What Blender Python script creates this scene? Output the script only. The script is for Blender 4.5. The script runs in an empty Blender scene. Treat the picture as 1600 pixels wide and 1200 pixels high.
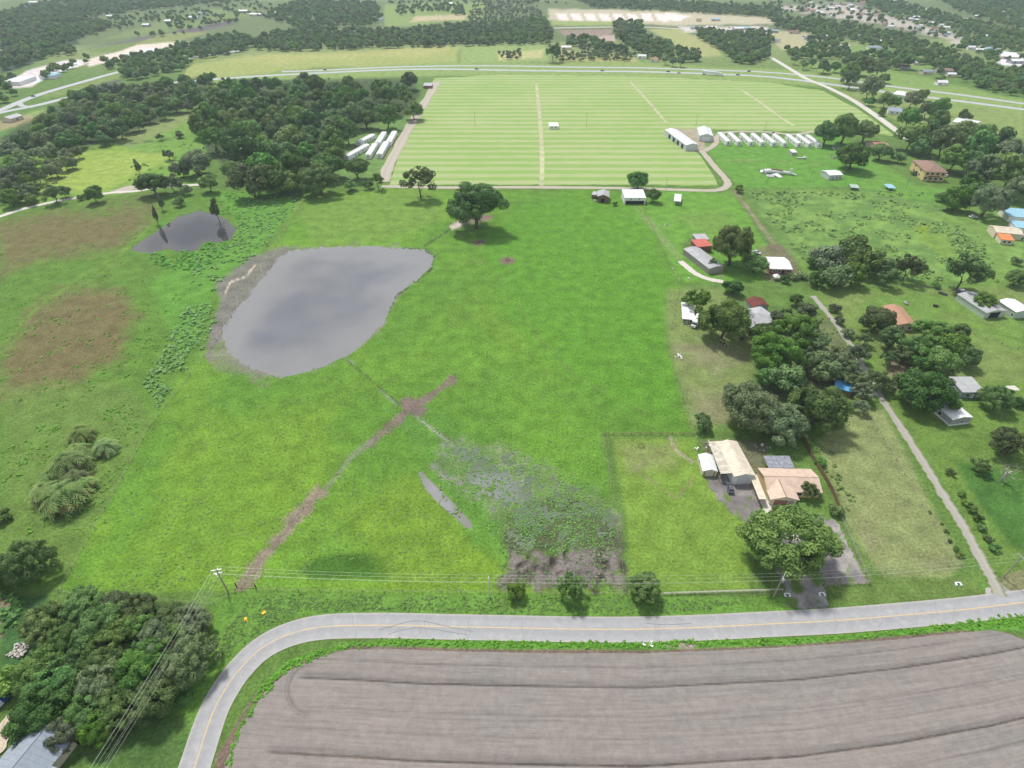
import bpy, math, random
import numpy as np
from mathutils import Vector, Matrix
from mathutils.geometry import delaunay_2d_cdt
random.seed(7)
C = bpy.context.scene
COL = C.collection
# ------------------------------------------------------------------ camera, sky, sun, exposure
F, HC, HORV = 900.0, 140.0, 710.0
PITCH = math.atan(HORV / F)
SP, CP = math.sin(PITCH), math.cos(PITCH)
cd = bpy.data.cameras.new('camera'); cam = bpy.data.objects.new('camera', cd); COL.objects.link(cam)
cam.location = (0, 0, HC); cam.rotation_euler = (math.pi/2 - PITCH, 0, 0)
cd.sensor_width = 36; cd.lens = 36*F/1600; cd.clip_start = 1; cd.clip_end = 60000
C.camera = cam
C.view_settings.view_transform = 'Standard'; C.view_settings.look = 'None'
C.view_settings.exposure = 0.78; C.view_settings.gamma = 1
SUN_EL, SUN_AZ = math.radians(58), math.radians(-28)      # azimuth from +Y towards +X
W = bpy.data.worlds.new('World'); C.world = W; W.use_nodes = True
nt = W.node_tree; bg = nt.nodes['Background']
sky = nt.nodes.new('ShaderNodeTexSky'); sky.sky_type = 'NISHITA'; sky.sun_disc = False
sky.sun_elevation = SUN_EL; sky.sun_rotation = SUN_AZ
tc = nt.nodes.new('ShaderNodeTexCoord'); mp = nt.nodes.new('ShaderNodeMapping'); mp.inputs['Scale'].default_value = (1, 1, 2.2)
nz = nt.nodes.new('ShaderNodeTexNoise'); nz.inputs['Scale'].default_value = 2.6; nz.inputs['Detail'].default_value = 6
cr = nt.nodes.new('ShaderNodeValToRGB'); cr.color_ramp.elements[0].position = .36; cr.color_ramp.elements[1].position = .58
cr.color_ramp.elements[0].color = (.3, .3, .3, 1); cr.color_ramp.elements[1].color = (1, 1, 1, 1)
cl = nt.nodes.new('ShaderNodeValToRGB')
cl.color_ramp.elements[0].position = .38; cl.color_ramp.elements[1].position = .66
cl.color_ramp.elements[0].color = (.34, .37, .45, 1); cl.color_ramp.elements[1].color = (1, 1, 1, 1)
nz2 = nt.nodes.new('ShaderNodeTexNoise'); nz2.inputs['Scale'].default_value = 1.7; nz2.inputs['Detail'].default_value = 5
sc = nt.nodes.new('ShaderNodeVectorMath'); sc.operation = 'SCALE'; sc.inputs['Scale'].default_value = 8.0
mx = nt.nodes.new('ShaderNodeMix'); mx.data_type = 'RGBA'
L = nt.links
L.new(tc.outputs['Generated'], mp.inputs[0]); L.new(mp.outputs[0], nz.inputs['Vector']); L.new(mp.outputs[0], nz2.inputs['Vector'])
L.new(nz.outputs[0], cr.inputs[0]); L.new(nz2.outputs[0], cl.inputs[0]); L.new(cl.outputs[0], sc.inputs[0])
L.new(cr.outputs[0], mx.inputs[0]); L.new(sky.outputs[0], mx.inputs[6]); L.new(sc.outputs[0], mx.inputs[7])
L.new(mx.outputs[2], bg.inputs[0]); bg.inputs[1].default_value = 0.085
sd = bpy.data.lights.new('sun', 'SUN'); sd.energy = 2.4; sd.angle = math.radians(8); sd.color = (1, .95, .87)
so = bpy.data.objects.new('sun', sd); COL.objects.link(so)
sdir = Vector((math.sin(SUN_AZ)*math.cos(SUN_EL), math.cos(SUN_AZ)*math.cos(SUN_EL), math.sin(SUN_EL)))
so.rotation_euler = sdir.to_track_quat('Z', 'Y').to_euler(); so.location = (0, 0, 300)

# ------------------------------------------------------------------ helpers
def G(px, py, z=0.0):
    dz = -SP - (py-600)/F*CP
    t = (z-HC)/dz
    return Vector(((px-800)/F*t, (CP - (py-600)/F*SP)*t, z))
def Gn(px, py, z=0.0):
    dz = -SP - (py-600)/F*CP
    t = (z-HC)/dz
    return (px-800)/F*t, (CP - (py-600)/F*SP)*t
def PXM(py): return F*(SP + (py-600)/F*CP)/HC          # pixels per metre on the ground at that row
rng = np.random.default_rng(3)
def vnoise(x, y, scale, seed=0):
    x = np.asarray(x, float)/scale + seed*17.31; y = np.asarray(y, float)/scale - seed*9.77
    xi = np.floor(x).astype(np.int64); yi = np.floor(y).astype(np.int64); fx = x-xi; fy = y-yi
    fx = fx*fx*(3-2*fx); fy = fy*fy*(3-2*fy)
    def h(a, b):
        n = (a*374761393 + b*668265263 + seed*1442695) & 0x7fffffff
        n = ((n ^ (n >> 13))*1274126177) & 0x7fffffff
        return ((n ^ (n >> 16)) & 0xffff)/65535.0
    return (h(xi, yi)*(1-fx)+h(xi+1, yi)*fx)*(1-fy) + (h(xi, yi+1)*(1-fx)+h(xi+1, yi+1)*fx)*fy
def fbm(x, y, scale, octv=4, seed=0):
    s = 0; a = 1; t = 0
    for o in range(octv):
        s = s + a*vnoise(x, y, scale/2**o, seed+o*3); t += a; a *= .55
    return s/t
def sdpoly(P, X, Y):
    d = np.full(X.shape, 1e12); ins = np.zeros(X.shape, bool); n = len(P)
    for i in range(n):
        ax, ay = P[i]; bx, by = P[(i+1) % n]
        ex, ey = bx-ax, by-ay; wx, wy = X-ax, Y-ay
        t = np.clip((wx*ex+wy*ey)/(ex*ex+ey*ey+1e-9), 0, 1)
        d = np.minimum(d, (wx-ex*t)**2+(wy-ey*t)**2)
        c = (ay <= Y) != (by <= Y)
        ins ^= c & (X < ax + (Y-ay)*ex/(ey if abs(ey) > 1e-9 else 1e-9))
    d = np.sqrt(d)
    return np.where(ins, -d, d)
def dline(P, X, Y):
    d = np.full(X.shape, 1e12)
    for (ax, ay), (bx, by) in zip(P[:-1], P[1:]):
        ex, ey = bx-ax, by-ay; wx, wy = X-ax, Y-ay
        t = np.clip((wx*ex+wy*ey)/(ex*ex+ey*ey+1e-9), 0, 1)
        d = np.minimum(d, (wx-ex*t)**2+(wy-ey*t)**2)
    return np.sqrt(d)
def inpoly(P, x, y):
    r = False; n = len(P)
    for i in range(n):
        ax, ay = P[i]; bx, by = P[(i+1) % n]
        if (ay <= y) != (by <= y) and x < ax+(y-ay)*(bx-ax)/(by-ay): r = not r
    return r
def smooth(t): t = np.clip(t, 0, 1); return t*t*(3-2*t)
def mesh_np(name, V, Q):
    me = bpy.data.meshes.new(name); V = np.asarray(V, np.float32); Q = np.asarray(Q, np.int32); k = Q.shape[1]
    me.vertices.add(len(V)); me.vertices.foreach_set('co', V.ravel())
    me.loops.add(Q.size); me.loops.foreach_set('vertex_index', Q.ravel())
    me.polygons.add(len(Q)); me.polygons.foreach_set('loop_start', np.arange(0, Q.size, k, dtype=np.int32))
    me.update(); me.validate(); return me
def vcol(me, col, name='Col'):
    a = me.color_attributes.new(name, 'FLOAT_COLOR', 'POINT')
    c = np.ones((len(me.vertices), 4), np.float32); c[:, :3] = col; a.data.foreach_set('color', c.ravel())
def fattr(me, v, name):
    a = me.attributes.new(name, 'FLOAT', 'POINT'); a.data.foreach_set('value', np.asarray(v, np.float32))
def link(name, me, parent=None):
    o = bpy.data.objects.new(name, me); COL.objects.link(o); o.parent = parent; return o
def tag(o, label=None, cat=None, group=None, kind=None):
    if label: o['label'] = label
    if cat: o['category'] = cat
    if group: o['group'] = group
    if kind: o['kind'] = kind
    return o
def thing(name, label, cat, loc, rz=0, group=None):
    o = bpy.data.objects.new(name, None); COL.objects.link(o); o.location = loc; o.rotation_euler = (0, 0, rz)
    return tag(o, label, cat, group)

# ------------------------------------------------------------------ materials
def newmat(name):
    m = bpy.data.materials.new(name); m.use_nodes = True
    return m, m.node_tree, m.node_tree.nodes['Principled BSDF'], m.node_tree.links
def N(t, typ, **kw):
    n = t.nodes.new(typ)
    for k, v in kw.items():
        if k.startswith('_'): setattr(n, k[1:], v)
        else: n.inputs[k].default_value = v
    return n
def objco(t, l, scale=(1, 1, 1)):
    g = t.nodes.new('ShaderNodeNewGeometry'); m = N(t, 'ShaderNodeMapping'); m.inputs['Scale'].default_value = scale
    l.new(g.outputs['Position'], m.inputs[0]); return m.outputs[0]
def noise(t, l, vec, scale, detail=3, rough=.6):
    n = N(t, 'ShaderNodeTexNoise', Scale=scale, Detail=detail, Roughness=rough); l.new(vec, n.inputs['Vector']); return n.outputs[0]
def maprange(t, l, v, a, b, c, d):
    n = N(t, 'ShaderNodeMapRange'); l.new(v, n.inputs[0])
    for i, x in enumerate((a, b, c, d)): n.inputs[i+1].default_value = x
    return n.outputs[0]
def mul(t, l, col, fac):
    n = N(t, 'ShaderNodeVectorMath', _operation='SCALE'); l.new(col, n.inputs[0]); l.new(fac, n.inputs['Scale']); return n.outputs[0]
def math_(t, l, op, a, b):
    n = N(t, 'ShaderNodeMath', _operation=op)
    for i, x in enumerate((a, b)):
        if isinstance(x, (int, float)): n.inputs[i].default_value = x
        else: l.new(x, n.inputs[i])
    return n.outputs[0]
def bump(t, l, b, h, strength, dist):
    n = N(t, 'ShaderNodeBump', Strength=strength, Distance=dist); l.new(h, n.inputs['Height']); l.new(n.outputs[0], b.inputs['Normal'])
def ground_mat(name, colattr='Col', s1=1.3, s2=.16, amp1=.52, amp2=.22, bstr=.8, bdist=.6, rough=.95):
    m, t, b, l = newmat(name); a = N(t, 'ShaderNodeAttribute', _attribute_name=colattr)
    v = objco(t, l)
    f = noise(t, l, v, s1, 5, .7); g = noise(t, l, v, s2, 3)
    k = math_(t, l, 'MULTIPLY', maprange(t, l, f, .25, .75, 1-amp1, 1+amp1), maprange(t, l, g, .3, .7, 1-amp2, 1+amp2))
    l.new(mul(t, l, a.outputs['Color'], k), b.inputs['Base Color'])
    b.inputs['Roughness'].default_value = rough; b.inputs['Specular IOR Level'].default_value = .15
    bump(t, l, b, f, bstr, bdist); return m
def flat_mat(name, col, rough=.8, amp=.15, scale=.8, metal=0, spec=.3, bstr=.3, stretch=(1, 1, 1), wave=None):
    m, t, b, l = newmat(name)
    tcn = t.nodes.new('ShaderNodeTexCoord'); mpn = N(t, 'ShaderNodeMapping'); mpn.inputs['Scale'].default_value = stretch
    l.new(tcn.outputs['Object'], mpn.inputs[0]); f = noise(t, l, mpn.outputs[0], scale, 5, .65)
    rgb = N(t, 'ShaderNodeRGB'); rgb.outputs[0].default_value = (*col, 1)
    l.new(mul(t, l, rgb.outputs[0], maprange(t, l, f, .25, .75, 1-amp, 1+amp)), b.inputs['Base Color'])
    b.inputs['Roughness'].default_value = rough; b.inputs['Metallic'].default_value = metal; b.inputs['Specular IOR Level'].default_value = spec
    h = f
    if wave:
        w = N(t, 'ShaderNodeTexWave', Scale=wave[1], _bands_direction=wave[0]); l.new(tcn.outputs['Object'], w.inputs['Vector']); h = w.outputs[1]
    if bstr: bump(t, l, b, h, bstr, .05)
    return m
def leaf_mat(name, dark, light, hv=.10):
    m, t, b, l = newmat(name); a = N(t, 'ShaderNodeAttribute', _attribute_name='tint'); oi = t.nodes.new('ShaderNodeObjectInfo')
    mxn = N(t, 'ShaderNodeMix', _data_type='RGBA'); mxn.inputs[6].default_value = (*dark, 1); mxn.inputs[7].default_value = (*light, 1)
    l.new(a.outputs['Fac'], mxn.inputs[0])
    hs = N(t, 'ShaderNodeHueSaturation'); l.new(mxn.outputs[2], hs.inputs['Color'])
    l.new(maprange(t, l, oi.outputs['Random'], 0, 1, .5-hv*.22, .5+hv*.35), hs.inputs['Hue'])
    r2 = math_(t, l, 'FRACT', math_(t, l, 'MULTIPLY', oi.outputs['Random'], 7.13), 0)
    l.new(maprange(t, l, r2, 0, 1, .68, 1.35), hs.inputs['Value'])
    r3 = math_(t, l, 'FRACT', math_(t, l, 'MULTIPLY', oi.outputs['Random'], 13.7), 0)
    l.new(maprange(t, l, r3, 0, 1, .8, 1.1), hs.inputs['Saturation'])
    l.new(hs.outputs[0], b.inputs['Base Color']); b.inputs['Roughness'].default_value = .6; b.inputs['Specular IOR Level'].default_value = .25
    tr = t.nodes.new('ShaderNodeBsdfTranslucent'); l.new(hs.outputs[0], tr.inputs[0]); ms = t.nodes.new('ShaderNodeMixShader'); ms.inputs[0].default_value = .25
    out = t.nodes['Material Output']; l.new(b.outputs[0], ms.inputs[1]); l.new(tr.outputs[0], ms.inputs[2]); l.new(ms.outputs[0], out.inputs[0])
    return m
M = {}
M['ground'] = ground_mat('ground_cover')
M['weeds'] = leaf_mat('weed_leaves', (.11, .26, .035), (.22, .40, .07), .06)
M['oakleaf'] = leaf_mat('oak_leaves', (.062, .135, .028), (.200, .330, .068), .10)
M['greyleaf'] = leaf_mat('mossy_oak_leaves', (.085, .140, .055), (.25, .32, .15), .05)
M['lightleaf'] = leaf_mat('pale_leaves', (.10, .20, .035), (.25, .40, .07), .05)
M['paleleaf'] = leaf_mat('willow_leaves', (.14, .21, .07), (.33, .42, .18), .06)
M['palmleaf'] = leaf_mat('palm_fronds', (.08, .19, .05), (.34, .44, .13), .05)
M['brownleaf'] = leaf_mat('dry_fronds', (.18, .14, .05), (.38, .30, .14), .05)
M['bark'] = flat_mat('bark', (.13, .10, .075), .95, .35, 3, bstr=.6)
M['deadwood'] = flat_mat('dead_wood', (.42, .38, .34), .9, .25, 3)
M['white'] = flat_mat('white_paint', (.78, .78, .77), .5, .05, .3)
M['whitemetal'] = flat_mat('white_metal_roof', (.72, .73, .74), .45, .13, .5, spec=.5)
M['tanroof'] = flat_mat('tan_metal_roof', (.56, .43, .34), .6, .20, .6)
M['creamroof'] = flat_mat('cream_metal_roof', (.60, .54, .43), .55, .22, .5)
M['stainroof'] = flat_mat('stained_cream_metal_roof', (.50, .47, .39), .6, .42, .7)
M['greyroof'] = flat_mat('grey_metal_roof', (.40, .41, .42), .5, .2, .4)
M['patchroof'] = flat_mat('patchy_grey_roof', (.24, .26, .30), .8, .5, 1.1)
M['redroof'] = flat_mat('faded_red_roof', (.50, .13, .10), .6, .2, .5)
M['rustroof'] = flat_mat('rusty_dark_red_roof', (.16, .045, .035), .8, .4, .8)
M['brownroof'] = flat_mat('brown_shingle_roof', (.26, .17, .13), .9, .2, 1.5)
M['clayroof'] = flat_mat('clay_brown_roof', (.42, .24, .16), .8, .18, 1.0)
M['orangeroof'] = flat_mat('orange_tarp', (.80, .23, .08), .6, .12, 1)
M['blueroof'] = flat_mat('blue_metal_roof', (.10, .33, .58), .5, .25, .8)
M['tealroof'] = flat_mat('pale_blue_roof', (.28, .50, .62), .5, .15, .8)
M['greenroof'] = flat_mat('grey_green_roof', (.36, .45, .40), .6, .2, .8)
M['slateroof'] = flat_mat('blue_grey_shingles', (.27, .31, .36), .85, .12, 1.2)
M['cream'] = flat_mat('cream_wall', (.62, .56, .42), .8, .08)
M['yellow'] = flat_mat('yellow_wall', (.66, .50, .24), .8, .08)
M['greywall'] = flat_mat('grey_siding', (.36, .37, .38), .75, .08, wave=('Z', 5), bstr=.3)
M['metalwall'] = flat_mat('pale_metal_siding', (.56, .60, .60), .6, .08, wave=('X', 4), bstr=.3)
M['sagewall'] = flat_mat('pale_green_siding', (.48, .55, .47), .7, .08)
M['brick'] = flat_mat('brown_brick_wall', (.26, .14, .10), .9, .25, 4)
M['brownwood'] = flat_mat('brown_wood', (.20, .13, .08), .9, .35, 2, bstr=.5)
M['greywood'] = flat_mat('weathered_wood', (.32, .29, .25), .9, .25, 2)
M['concrete'] = flat_mat('concrete', (.55, .52, .47), .9, .15, 1)
M['steel'] = flat_mat('galvanised_steel', (.5, .52, .53), .4, .1, 1, metal=.5)
M['wire'] = flat_mat('aluminium_wire', (.62, .64, .62), .5, .05, 1, metal=.3)
M['glass'] = flat_mat('dark_window_glass', (.03, .035, .04), .12, .1, 1, spec=.7, bstr=0)
M['tyre'] = flat_mat('tyre_rubber', (.03, .03, .03), .9, .1)
M['dark'] = flat_mat('dark_parts_and_shade', (.03, .03, .03), .9, .1)  # dark parts; on barn fronts it also paints the shade inside
M['junk'] = flat_mat('mixed_scrap', (.45, .43, .42), .8, .8, 3)
M['yellowpaint'] = flat_mat('yellow_paint', (.80, .50, .02), .5, .05)
M['doorpanel'] = flat_mat('white_door_panel', (.62, .66, .70), .5, .05, wave=('Z', 2), bstr=.3)
for k, c in dict(black=(.02, .02, .025), silver=(.5, .52, .54), whitecar=(.75, .75, .75), red=(.35, .03, .02), blue=(.03, .07, .25), slate=(.09, .10, .12)).items():
    M['car_'+k] = flat_mat('car_paint_'+k, c, .25, .03, 1, spec=.6, bstr=0)

# ------------------------------------------------------------------ ground sheet
gx = np.arange(-190, 1792, 3.0); gy = np.concatenate([np.arange(-60, 140, 2.0), np.arange(140, 1330, 3.0)])
PX, PY = np.meshgrid(gx, gy); sh = PX.shape; PX = PX.ravel(); PY = PY.ravel()
WX, WY = Gn(PX, PY)
NA = fbm(WX, WY, 30, 5, 1); NB = fbm(WX, WY, 7, 4, 5); NC = fbm(WX, WY, 90, 4, 9); ND = fbm(WX, WY, 2.2, 3, 12)
def lerp(a, b, t): return a*(1-t[:, None])+np.asarray(b)[None]*t[:, None]
PASTG = 1
G1, G2, G3 = (.118, .262, .030), (.158, .288, .030), (.07, .17, .034)
SAND, MUD, SILT, WETM = (.46, .42, .34), (.17, .14, .115), (.20, .20, .185), (.055, .048, .044)
LAWN, DRY, MARSH, BROWN = (.15, .24, .06), (.24, .26, .10), (.095, .20, .030), (.150, .120, .060)
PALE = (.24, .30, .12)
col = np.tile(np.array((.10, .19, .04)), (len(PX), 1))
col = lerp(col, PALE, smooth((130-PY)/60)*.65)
Zg = np.full(len(PX), .12) + (NB-.5)*.10 + (ND-.5)*.10
def area(P, c, soft=8, na=14, k=1.0, n=None, seed=None):
    global col
    x0 = min(p[0] for p in P)-soft-na-5; x1 = max(p[0] for p in P)+soft+na+5; y0 = min(p[1] for p in P)-soft-na-5; y1 = max(p[1] for p in P)+soft+na+5
    I = np.where((PX > x0) & (PX < x1) & (PY > y0) & (PY < y1))[0]
    s = sdpoly(P, PX[I], PY[I]); nn = (NA if n is None else n)[I]
    m = smooth((-s + (nn-.5)*2*na)/soft + .5)*k
    full = np.zeros(len(PX)); full[I] = m
    if c is not None: col = lerp(col, c, full)
    return full
def stroke(P, c, w, soft=2, na=2, k=1.0, n=None):
    global col
    d = dline(P, PX, PY); nn = NB if n is None else n
    m = smooth((w/2-d+(nn-.5)*2*na)/soft+.5)*k
    if c is not None: col = lerp(col, c, m)
    return m
def patch(P, c, thr=.5, soft=.08, k=1, n=None, edge=10):
    global col
    nn = NA if n is None else n
    m = area(P, None, edge, 8)*smooth((nn-thr)/soft+.5)*k
    col = lerp(col, c, m); return m
# --- the far country
area([(0, 0), (1600, 0), (1600, 60), (0, 75)], (.10, .15, .06), 10, 6, .8)
area([(0, 18), (140, 6), (120, 70), (0, 118)], (.04, .075, .035), 6, 6)
area([(128, 78), (250, 53), (360, 33), (365, 38), (285, 55), (240, 60)], (.12, .11, .115), 2, 1)
area([(130, 79), (200, 84), (255, 62), (212, 66)], (.13, .21, .05), 3, 2)
area([(160, 62), (300, 18), (400, 10), (395, 24), (350, 33), (250, 53)], (.15, .22, .07), 4, 3)
area([(250, 53), (215, 68), (190, 83), (230, 78), (330, 50)], (.20, .25, .08), 3, 2)
area([(15, 128), (40, 112), (100, 95), (130, 94), (135, 100), (75, 118), (50, 135), (20, 138)], (.58, .56, .52), 3, 2)
area([(52, 127), (120, 98), (128, 99), (80, 118), (55, 131)], (.62, .72, .72), 2, 1)
area([(128, 96), (180, 82), (215, 70), (260, 66), (292, 66), (260, 74), (200, 90), (140, 104)], (.60, .56, .46), 3, 2)
area([(100, 140), (190, 124), (187, 128), (110, 146)], (.09, .085, .095), 2, 1)
area([(60, 152), (190, 110), (330, 85), (330, 92), (190, 122), (95, 150)], (.16, .24, .06), 3, 2)
area([(0, 190), (76, 172), (70, 185), (0, 205)], (.28, .26, .13), 3, 3)
area([(0, 205), (70, 186), (75, 195), (0, 225)], (.11, .24, .05), 4, 3)
area([(280, 125), (300, 100), (420, 84), (590, 77), (718, 73), (712, 100), (500, 106), (330, 125)], (.27, .33, .10), 6, 5)
area([(330, 92), (700, 74), (700, 84), (420, 98)], (.36, .38, .14), 12, 8, .6)
area([(722, 72), (850, 70), (860, 97), (720, 100)], (.22, .32, .10), 4, 3)
area([(776, 82), (850, 78), (848, 92), (778, 95)], (.38, .40, .17), 4, 3)
area([(600, 8), (760, 2), (760, 32), (600, 42)], (.19, .28, .08), 5, 5)
area([(650, 26), (730, 22), (725, 30), (640, 34)], (.42, .38, .22), 2, 2)
area([(856, 14), (1055, 18), (1210, 28), (1210, 38), (1050, 40), (858, 32)], (.42, .41, .27), 3, 3)
for i in range(9): area([(868+i*22, 21), (884+i*22, 22), (890+i*22, 33), (874+i*22, 32)], (.66, .62, .56), 2, 1)
area([(860, 32), (960, 34), (958, 40), (862, 40)], (.24, .32, .10), 3, 2)
area([(1040, 20), (1080, 26), (1060, 34), (1035, 32)], (.68, .64, .58), 3, 3)
area([(868, 47), (958, 46), (950, 62), (885, 58)], (.25, .20, .16), 3, 2)
area([(930, 58), (960, 54), (962, 65), (940, 66)], (.38, .32, .25), 3, 2)
area([(1010, 46), (1060, 46), (1110, 62), (1130, 88), (1090, 90), (1040, 62)], (.30, .34, .13), 4, 4)
area([(1060, 42), (1200, 42), (1200, 52), (1070, 50)], (.52, .50, .44), 3, 3)
area([(1200, 48), (1260, 50), (1300, 72), (1300, 82), (1220, 78)], (.36, .36, .20), 4, 3)
area([(1200, 10), (1330, 6), (1400, 30), (1460, 42), (1600, 90), (1600, 100), (1440, 50), (1290, 24)], (.44, .42, .36), 6, 6, .85)
area([(875, 78), (990, 88), (1000, 98), (870, 96)], (.30, .32, .12), 3, 3)
area([(1330, 75), (1360, 68), (1470, 100), (1440, 110), (1370, 100)], (.16, .27, .07), 4, 3)
area([(1382, 108), (1560, 148), (1600, 155), (1600, 163), (1500, 150), (1400, 138), (1290, 122), (1260, 100)], (.17, .28, .07), 4, 3)
area([(1560, 80), (1600, 86), (1600, 104), (1556, 102)], (.62, .62, .62), 2, 1)
# --- highway verges
area([(40, 178), (200, 142), (400, 115), (700, 98), (1000, 98), (1250, 110), (1600, 160), (1600, 180), (1300, 136), (1000, 120), (700, 118), (400, 130), (200, 160), (60, 185)], (.20, .30, .085), 5, 3)
area([(1290, 140), (1400, 150), (1600, 178), (1600, 216), (1420, 205), (1380, 175)], (.19, .27, .08), 5, 3)
# --- left meadows and marsh
area([(0, 240), (120, 232), (200, 212), (290, 165), (330, 160), (330, 240), (300, 290), (200, 300), (90, 315), (0, 335)], (.135, .27, .045), 8, 6)
area([(60, 250), (200, 235), (260, 250), (170, 300), (60, 310)], (.27, .37, .07), 20, 14, .8)
area([(180, 215), (300, 170), (300, 190), (200, 232)], (.21, .25, .10), 8, 6, .7)
stroke([(125, 236), (200, 225), (290, 214)], (.05, .09, .03), 2, 1.5, .8, .8)
area([(0, 340), (100, 316), (250, 300), (470, 296), (480, 306), (400, 400), (320, 540), (230, 670), (160, 800), (90, 920), (0, 930)], MARSH, 8, 3)
area([(0, 352), (120, 326), (240, 318), (236, 340), (180, 390), (60, 400), (0, 430)], BROWN, 34, 34, .8, NA*.4+NB*.3+ND*.3)
area([(60, 470), (130, 445), (190, 455), (215, 500), (190, 560), (120, 600), (20, 640), (0, 620), (0, 560)], BROWN, 34, 44, .85, NA*.4+NB*.3+ND*.3)
area([(0, 600), (180, 600), (240, 660), (120, 900), (0, 900)], (.12, .205, .044), 30, 20, .8)
stroke([(0, 540), (60, 480), (130, 430), (185, 400), (240, 350)], (.13, .23, .04), 5, 4, 3, .8)
stroke([(0, 555), (70, 490), (140, 438), (200, 400)], (.13, .2, .05), 3, 3, 3, .7)
area([(330, 300), (478, 302), (400, 400), (340, 450), (310, 540), (280, 560), (230, 440), (300, 400), (370, 380), (375, 340)], (.10, .25, .035), 14, 10)
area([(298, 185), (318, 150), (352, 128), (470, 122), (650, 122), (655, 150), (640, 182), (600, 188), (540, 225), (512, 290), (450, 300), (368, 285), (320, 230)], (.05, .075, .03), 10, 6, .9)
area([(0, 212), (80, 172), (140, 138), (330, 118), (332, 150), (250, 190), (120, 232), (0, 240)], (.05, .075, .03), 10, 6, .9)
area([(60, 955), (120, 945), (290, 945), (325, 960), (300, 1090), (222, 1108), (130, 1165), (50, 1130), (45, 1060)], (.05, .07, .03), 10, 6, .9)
# --- main pasture
PAST = [(484, 300), (1000, 297), (1060, 445), (1040, 540), (1082, 676), (942, 680), (976, 930), (390, 922), (92, 922), (235, 665)]
area(PAST, G1, 14, 8)
patch(PAST, G2, .50, .35, .6)
patch(PAST, (.078, .190, .026), .55, .25, .6, NC)
area([(740, 400), (820, 300), (1000, 300), (1060, 450), (1060, 660), (950, 640), (850, 560)], (.090, .242, .024), 40, 30, .75)
area([(300, 640), (520, 640), (500, 760), (350, 900), (150, 900)], (.140, .262, .028), 60, 50, .6)
area([(470, 890), (500, 868), (590, 862), (630, 885), (600, 905), (480, 905)], (.048, .130, .018), 12, 8, .9)
area([(460, 310), (690, 305), (690, 350), (600, 380), (480, 380)], (.135, .245, .048), 20, 16, .7)
for P in ([(640, 730), (700, 800), (760, 900), (620, 910), (520, 800)],): area(P, (.150, .255, .028), 40, 30, .6)
area([(600, 640), (700, 640), (760, 720), (820, 880), (740, 850), (650, 700)], (.09, .22, .034), 24, 16, .8)
stroke([(700, 410), (760, 410), (800, 470), (850, 540), (900, 590), (1040, 660)], (.115, .2, .04), 4, 6, 4, .6)
# damp tracks
stroke([(660, 386), (690, 368), (705, 357)], WETM, 1.6, 1.2, .6, .9)
dk = stroke([(541, 563), (575, 590), (595, 607), (640, 645), (690, 680), (730, 704)], (.04, .045, .03), 1.8, 1.4, .4, .95)
stroke([(541, 561), (556, 570)], SILT, 3, 2, 2, .8)
stroke([(595, 610), (620, 633)], SILT, 2.2, 2, .6, .8)
wl = stroke([(648, 650), (690, 682), (735, 715)], (.34, .34, .31), 2.8, 2, .8, .8)
t1 = stroke([(706, 595), (680, 613), (650, 635), (620, 655)], MUD, 12, 5, 5, .9)
t1 = np.maximum(t1, stroke([(628, 650), (600, 675), (578, 692)], MUD, 13, 7, 6, .85, ND))
stroke([(578, 692), (548, 715), (530, 740), (500, 775)], (.20, .22, .16), 7, 6, 3, .6)
stroke([(500, 770), (470, 800), (440, 840), (410, 875), (380, 915)], (.25, .21, .16), 17, 8, 9, .9, ND)
stroke([(500, 770), (470, 800), (440, 840), (410, 875), (380, 915)], MUD, 6, 8, 5, .5, NB)
area([(625, 625), (640, 620), (668, 640), (660, 652), (630, 645)], MUD, 5, 4, .95)
area([(779, 407), (790, 402), (806, 405), (804, 412), (788, 414)], (.17, .13, .10), 3, 3)
area([(736, 378), (747, 374), (760, 377), (756, 383), (742, 384)], (.17, .13, .10), 3, 3)
area([(704, 352), (722, 340), (760, 336), (772, 338), (764, 344), (735, 350), (716, 358)], (.19, .15, .12), 3, 4, .9)
area([(702, 352), (718, 346), (722, 354), (706, 360)], (.48, .45, .38), 2, 2)
# --- pond, silt margins
POND = [(452, 393), (480, 388), (520, 386), (570, 385), (625, 389), (662, 391), (677, 402), (672, 418), (655, 434), (640, 445), (618, 462), (608, 485), (598, 507), (570, 535), (545, 555), (510, 570), (480, 580), (440, 588), (405, 582), (375, 566), (355, 548), (345, 520), (360, 495), (385, 465), (410, 435), (432, 405)]
ps = area(POND, SILT, 12, 10, 1, NB)
area([(320, 548), (345, 515), (380, 550), (420, 582), (440, 592), (400, 592), (350, 575)], (.18, .185, .14), 22, 18, .8, NB)
area([(345, 470), (335, 440), (400, 402), (440, 385), (470, 384), (430, 430), (380, 480), (330, 560), (318, 548), (335, 500)], (.17, .168, .15), 9, 9, .9, NB)
stroke([(383, 433), (360, 441), (352, 458)], (.55, .5, .38), 2, 1.5, 1, .9)
stroke([(398, 416), (386, 430)], (.5, .46, .36), 2, 1.5, 1, .9)
Pd = area(POND, None, 7, 9, 1, NC*.0+NB*.55+ND*.45); frg = area(POND, None, 24, 4, 1, NB); frg = frg*(1-frg)*4*smooth((ND*.6+NB*.4-.5)/.08+.5); Pd = Pd*(1-frg*.85*(NB > .45))
Zg = Zg - Pd*.55
bank = stroke([(632, 389), (662, 390), (679, 401), (674, 420), (660, 433), (640, 446), (618, 464), (606, 490)], (.05, .05, .035), 2.2, 1.5, 3, .8, ND)
POND2 = [(206, 391), (222, 378), (245, 362), (262, 350), (285, 338), (312, 331), (335, 334), (352, 345), (367, 360), (363, 372), (345, 378), (318, 377), (305, 390), (285, 392), (262, 388), (240, 394)]
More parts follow.
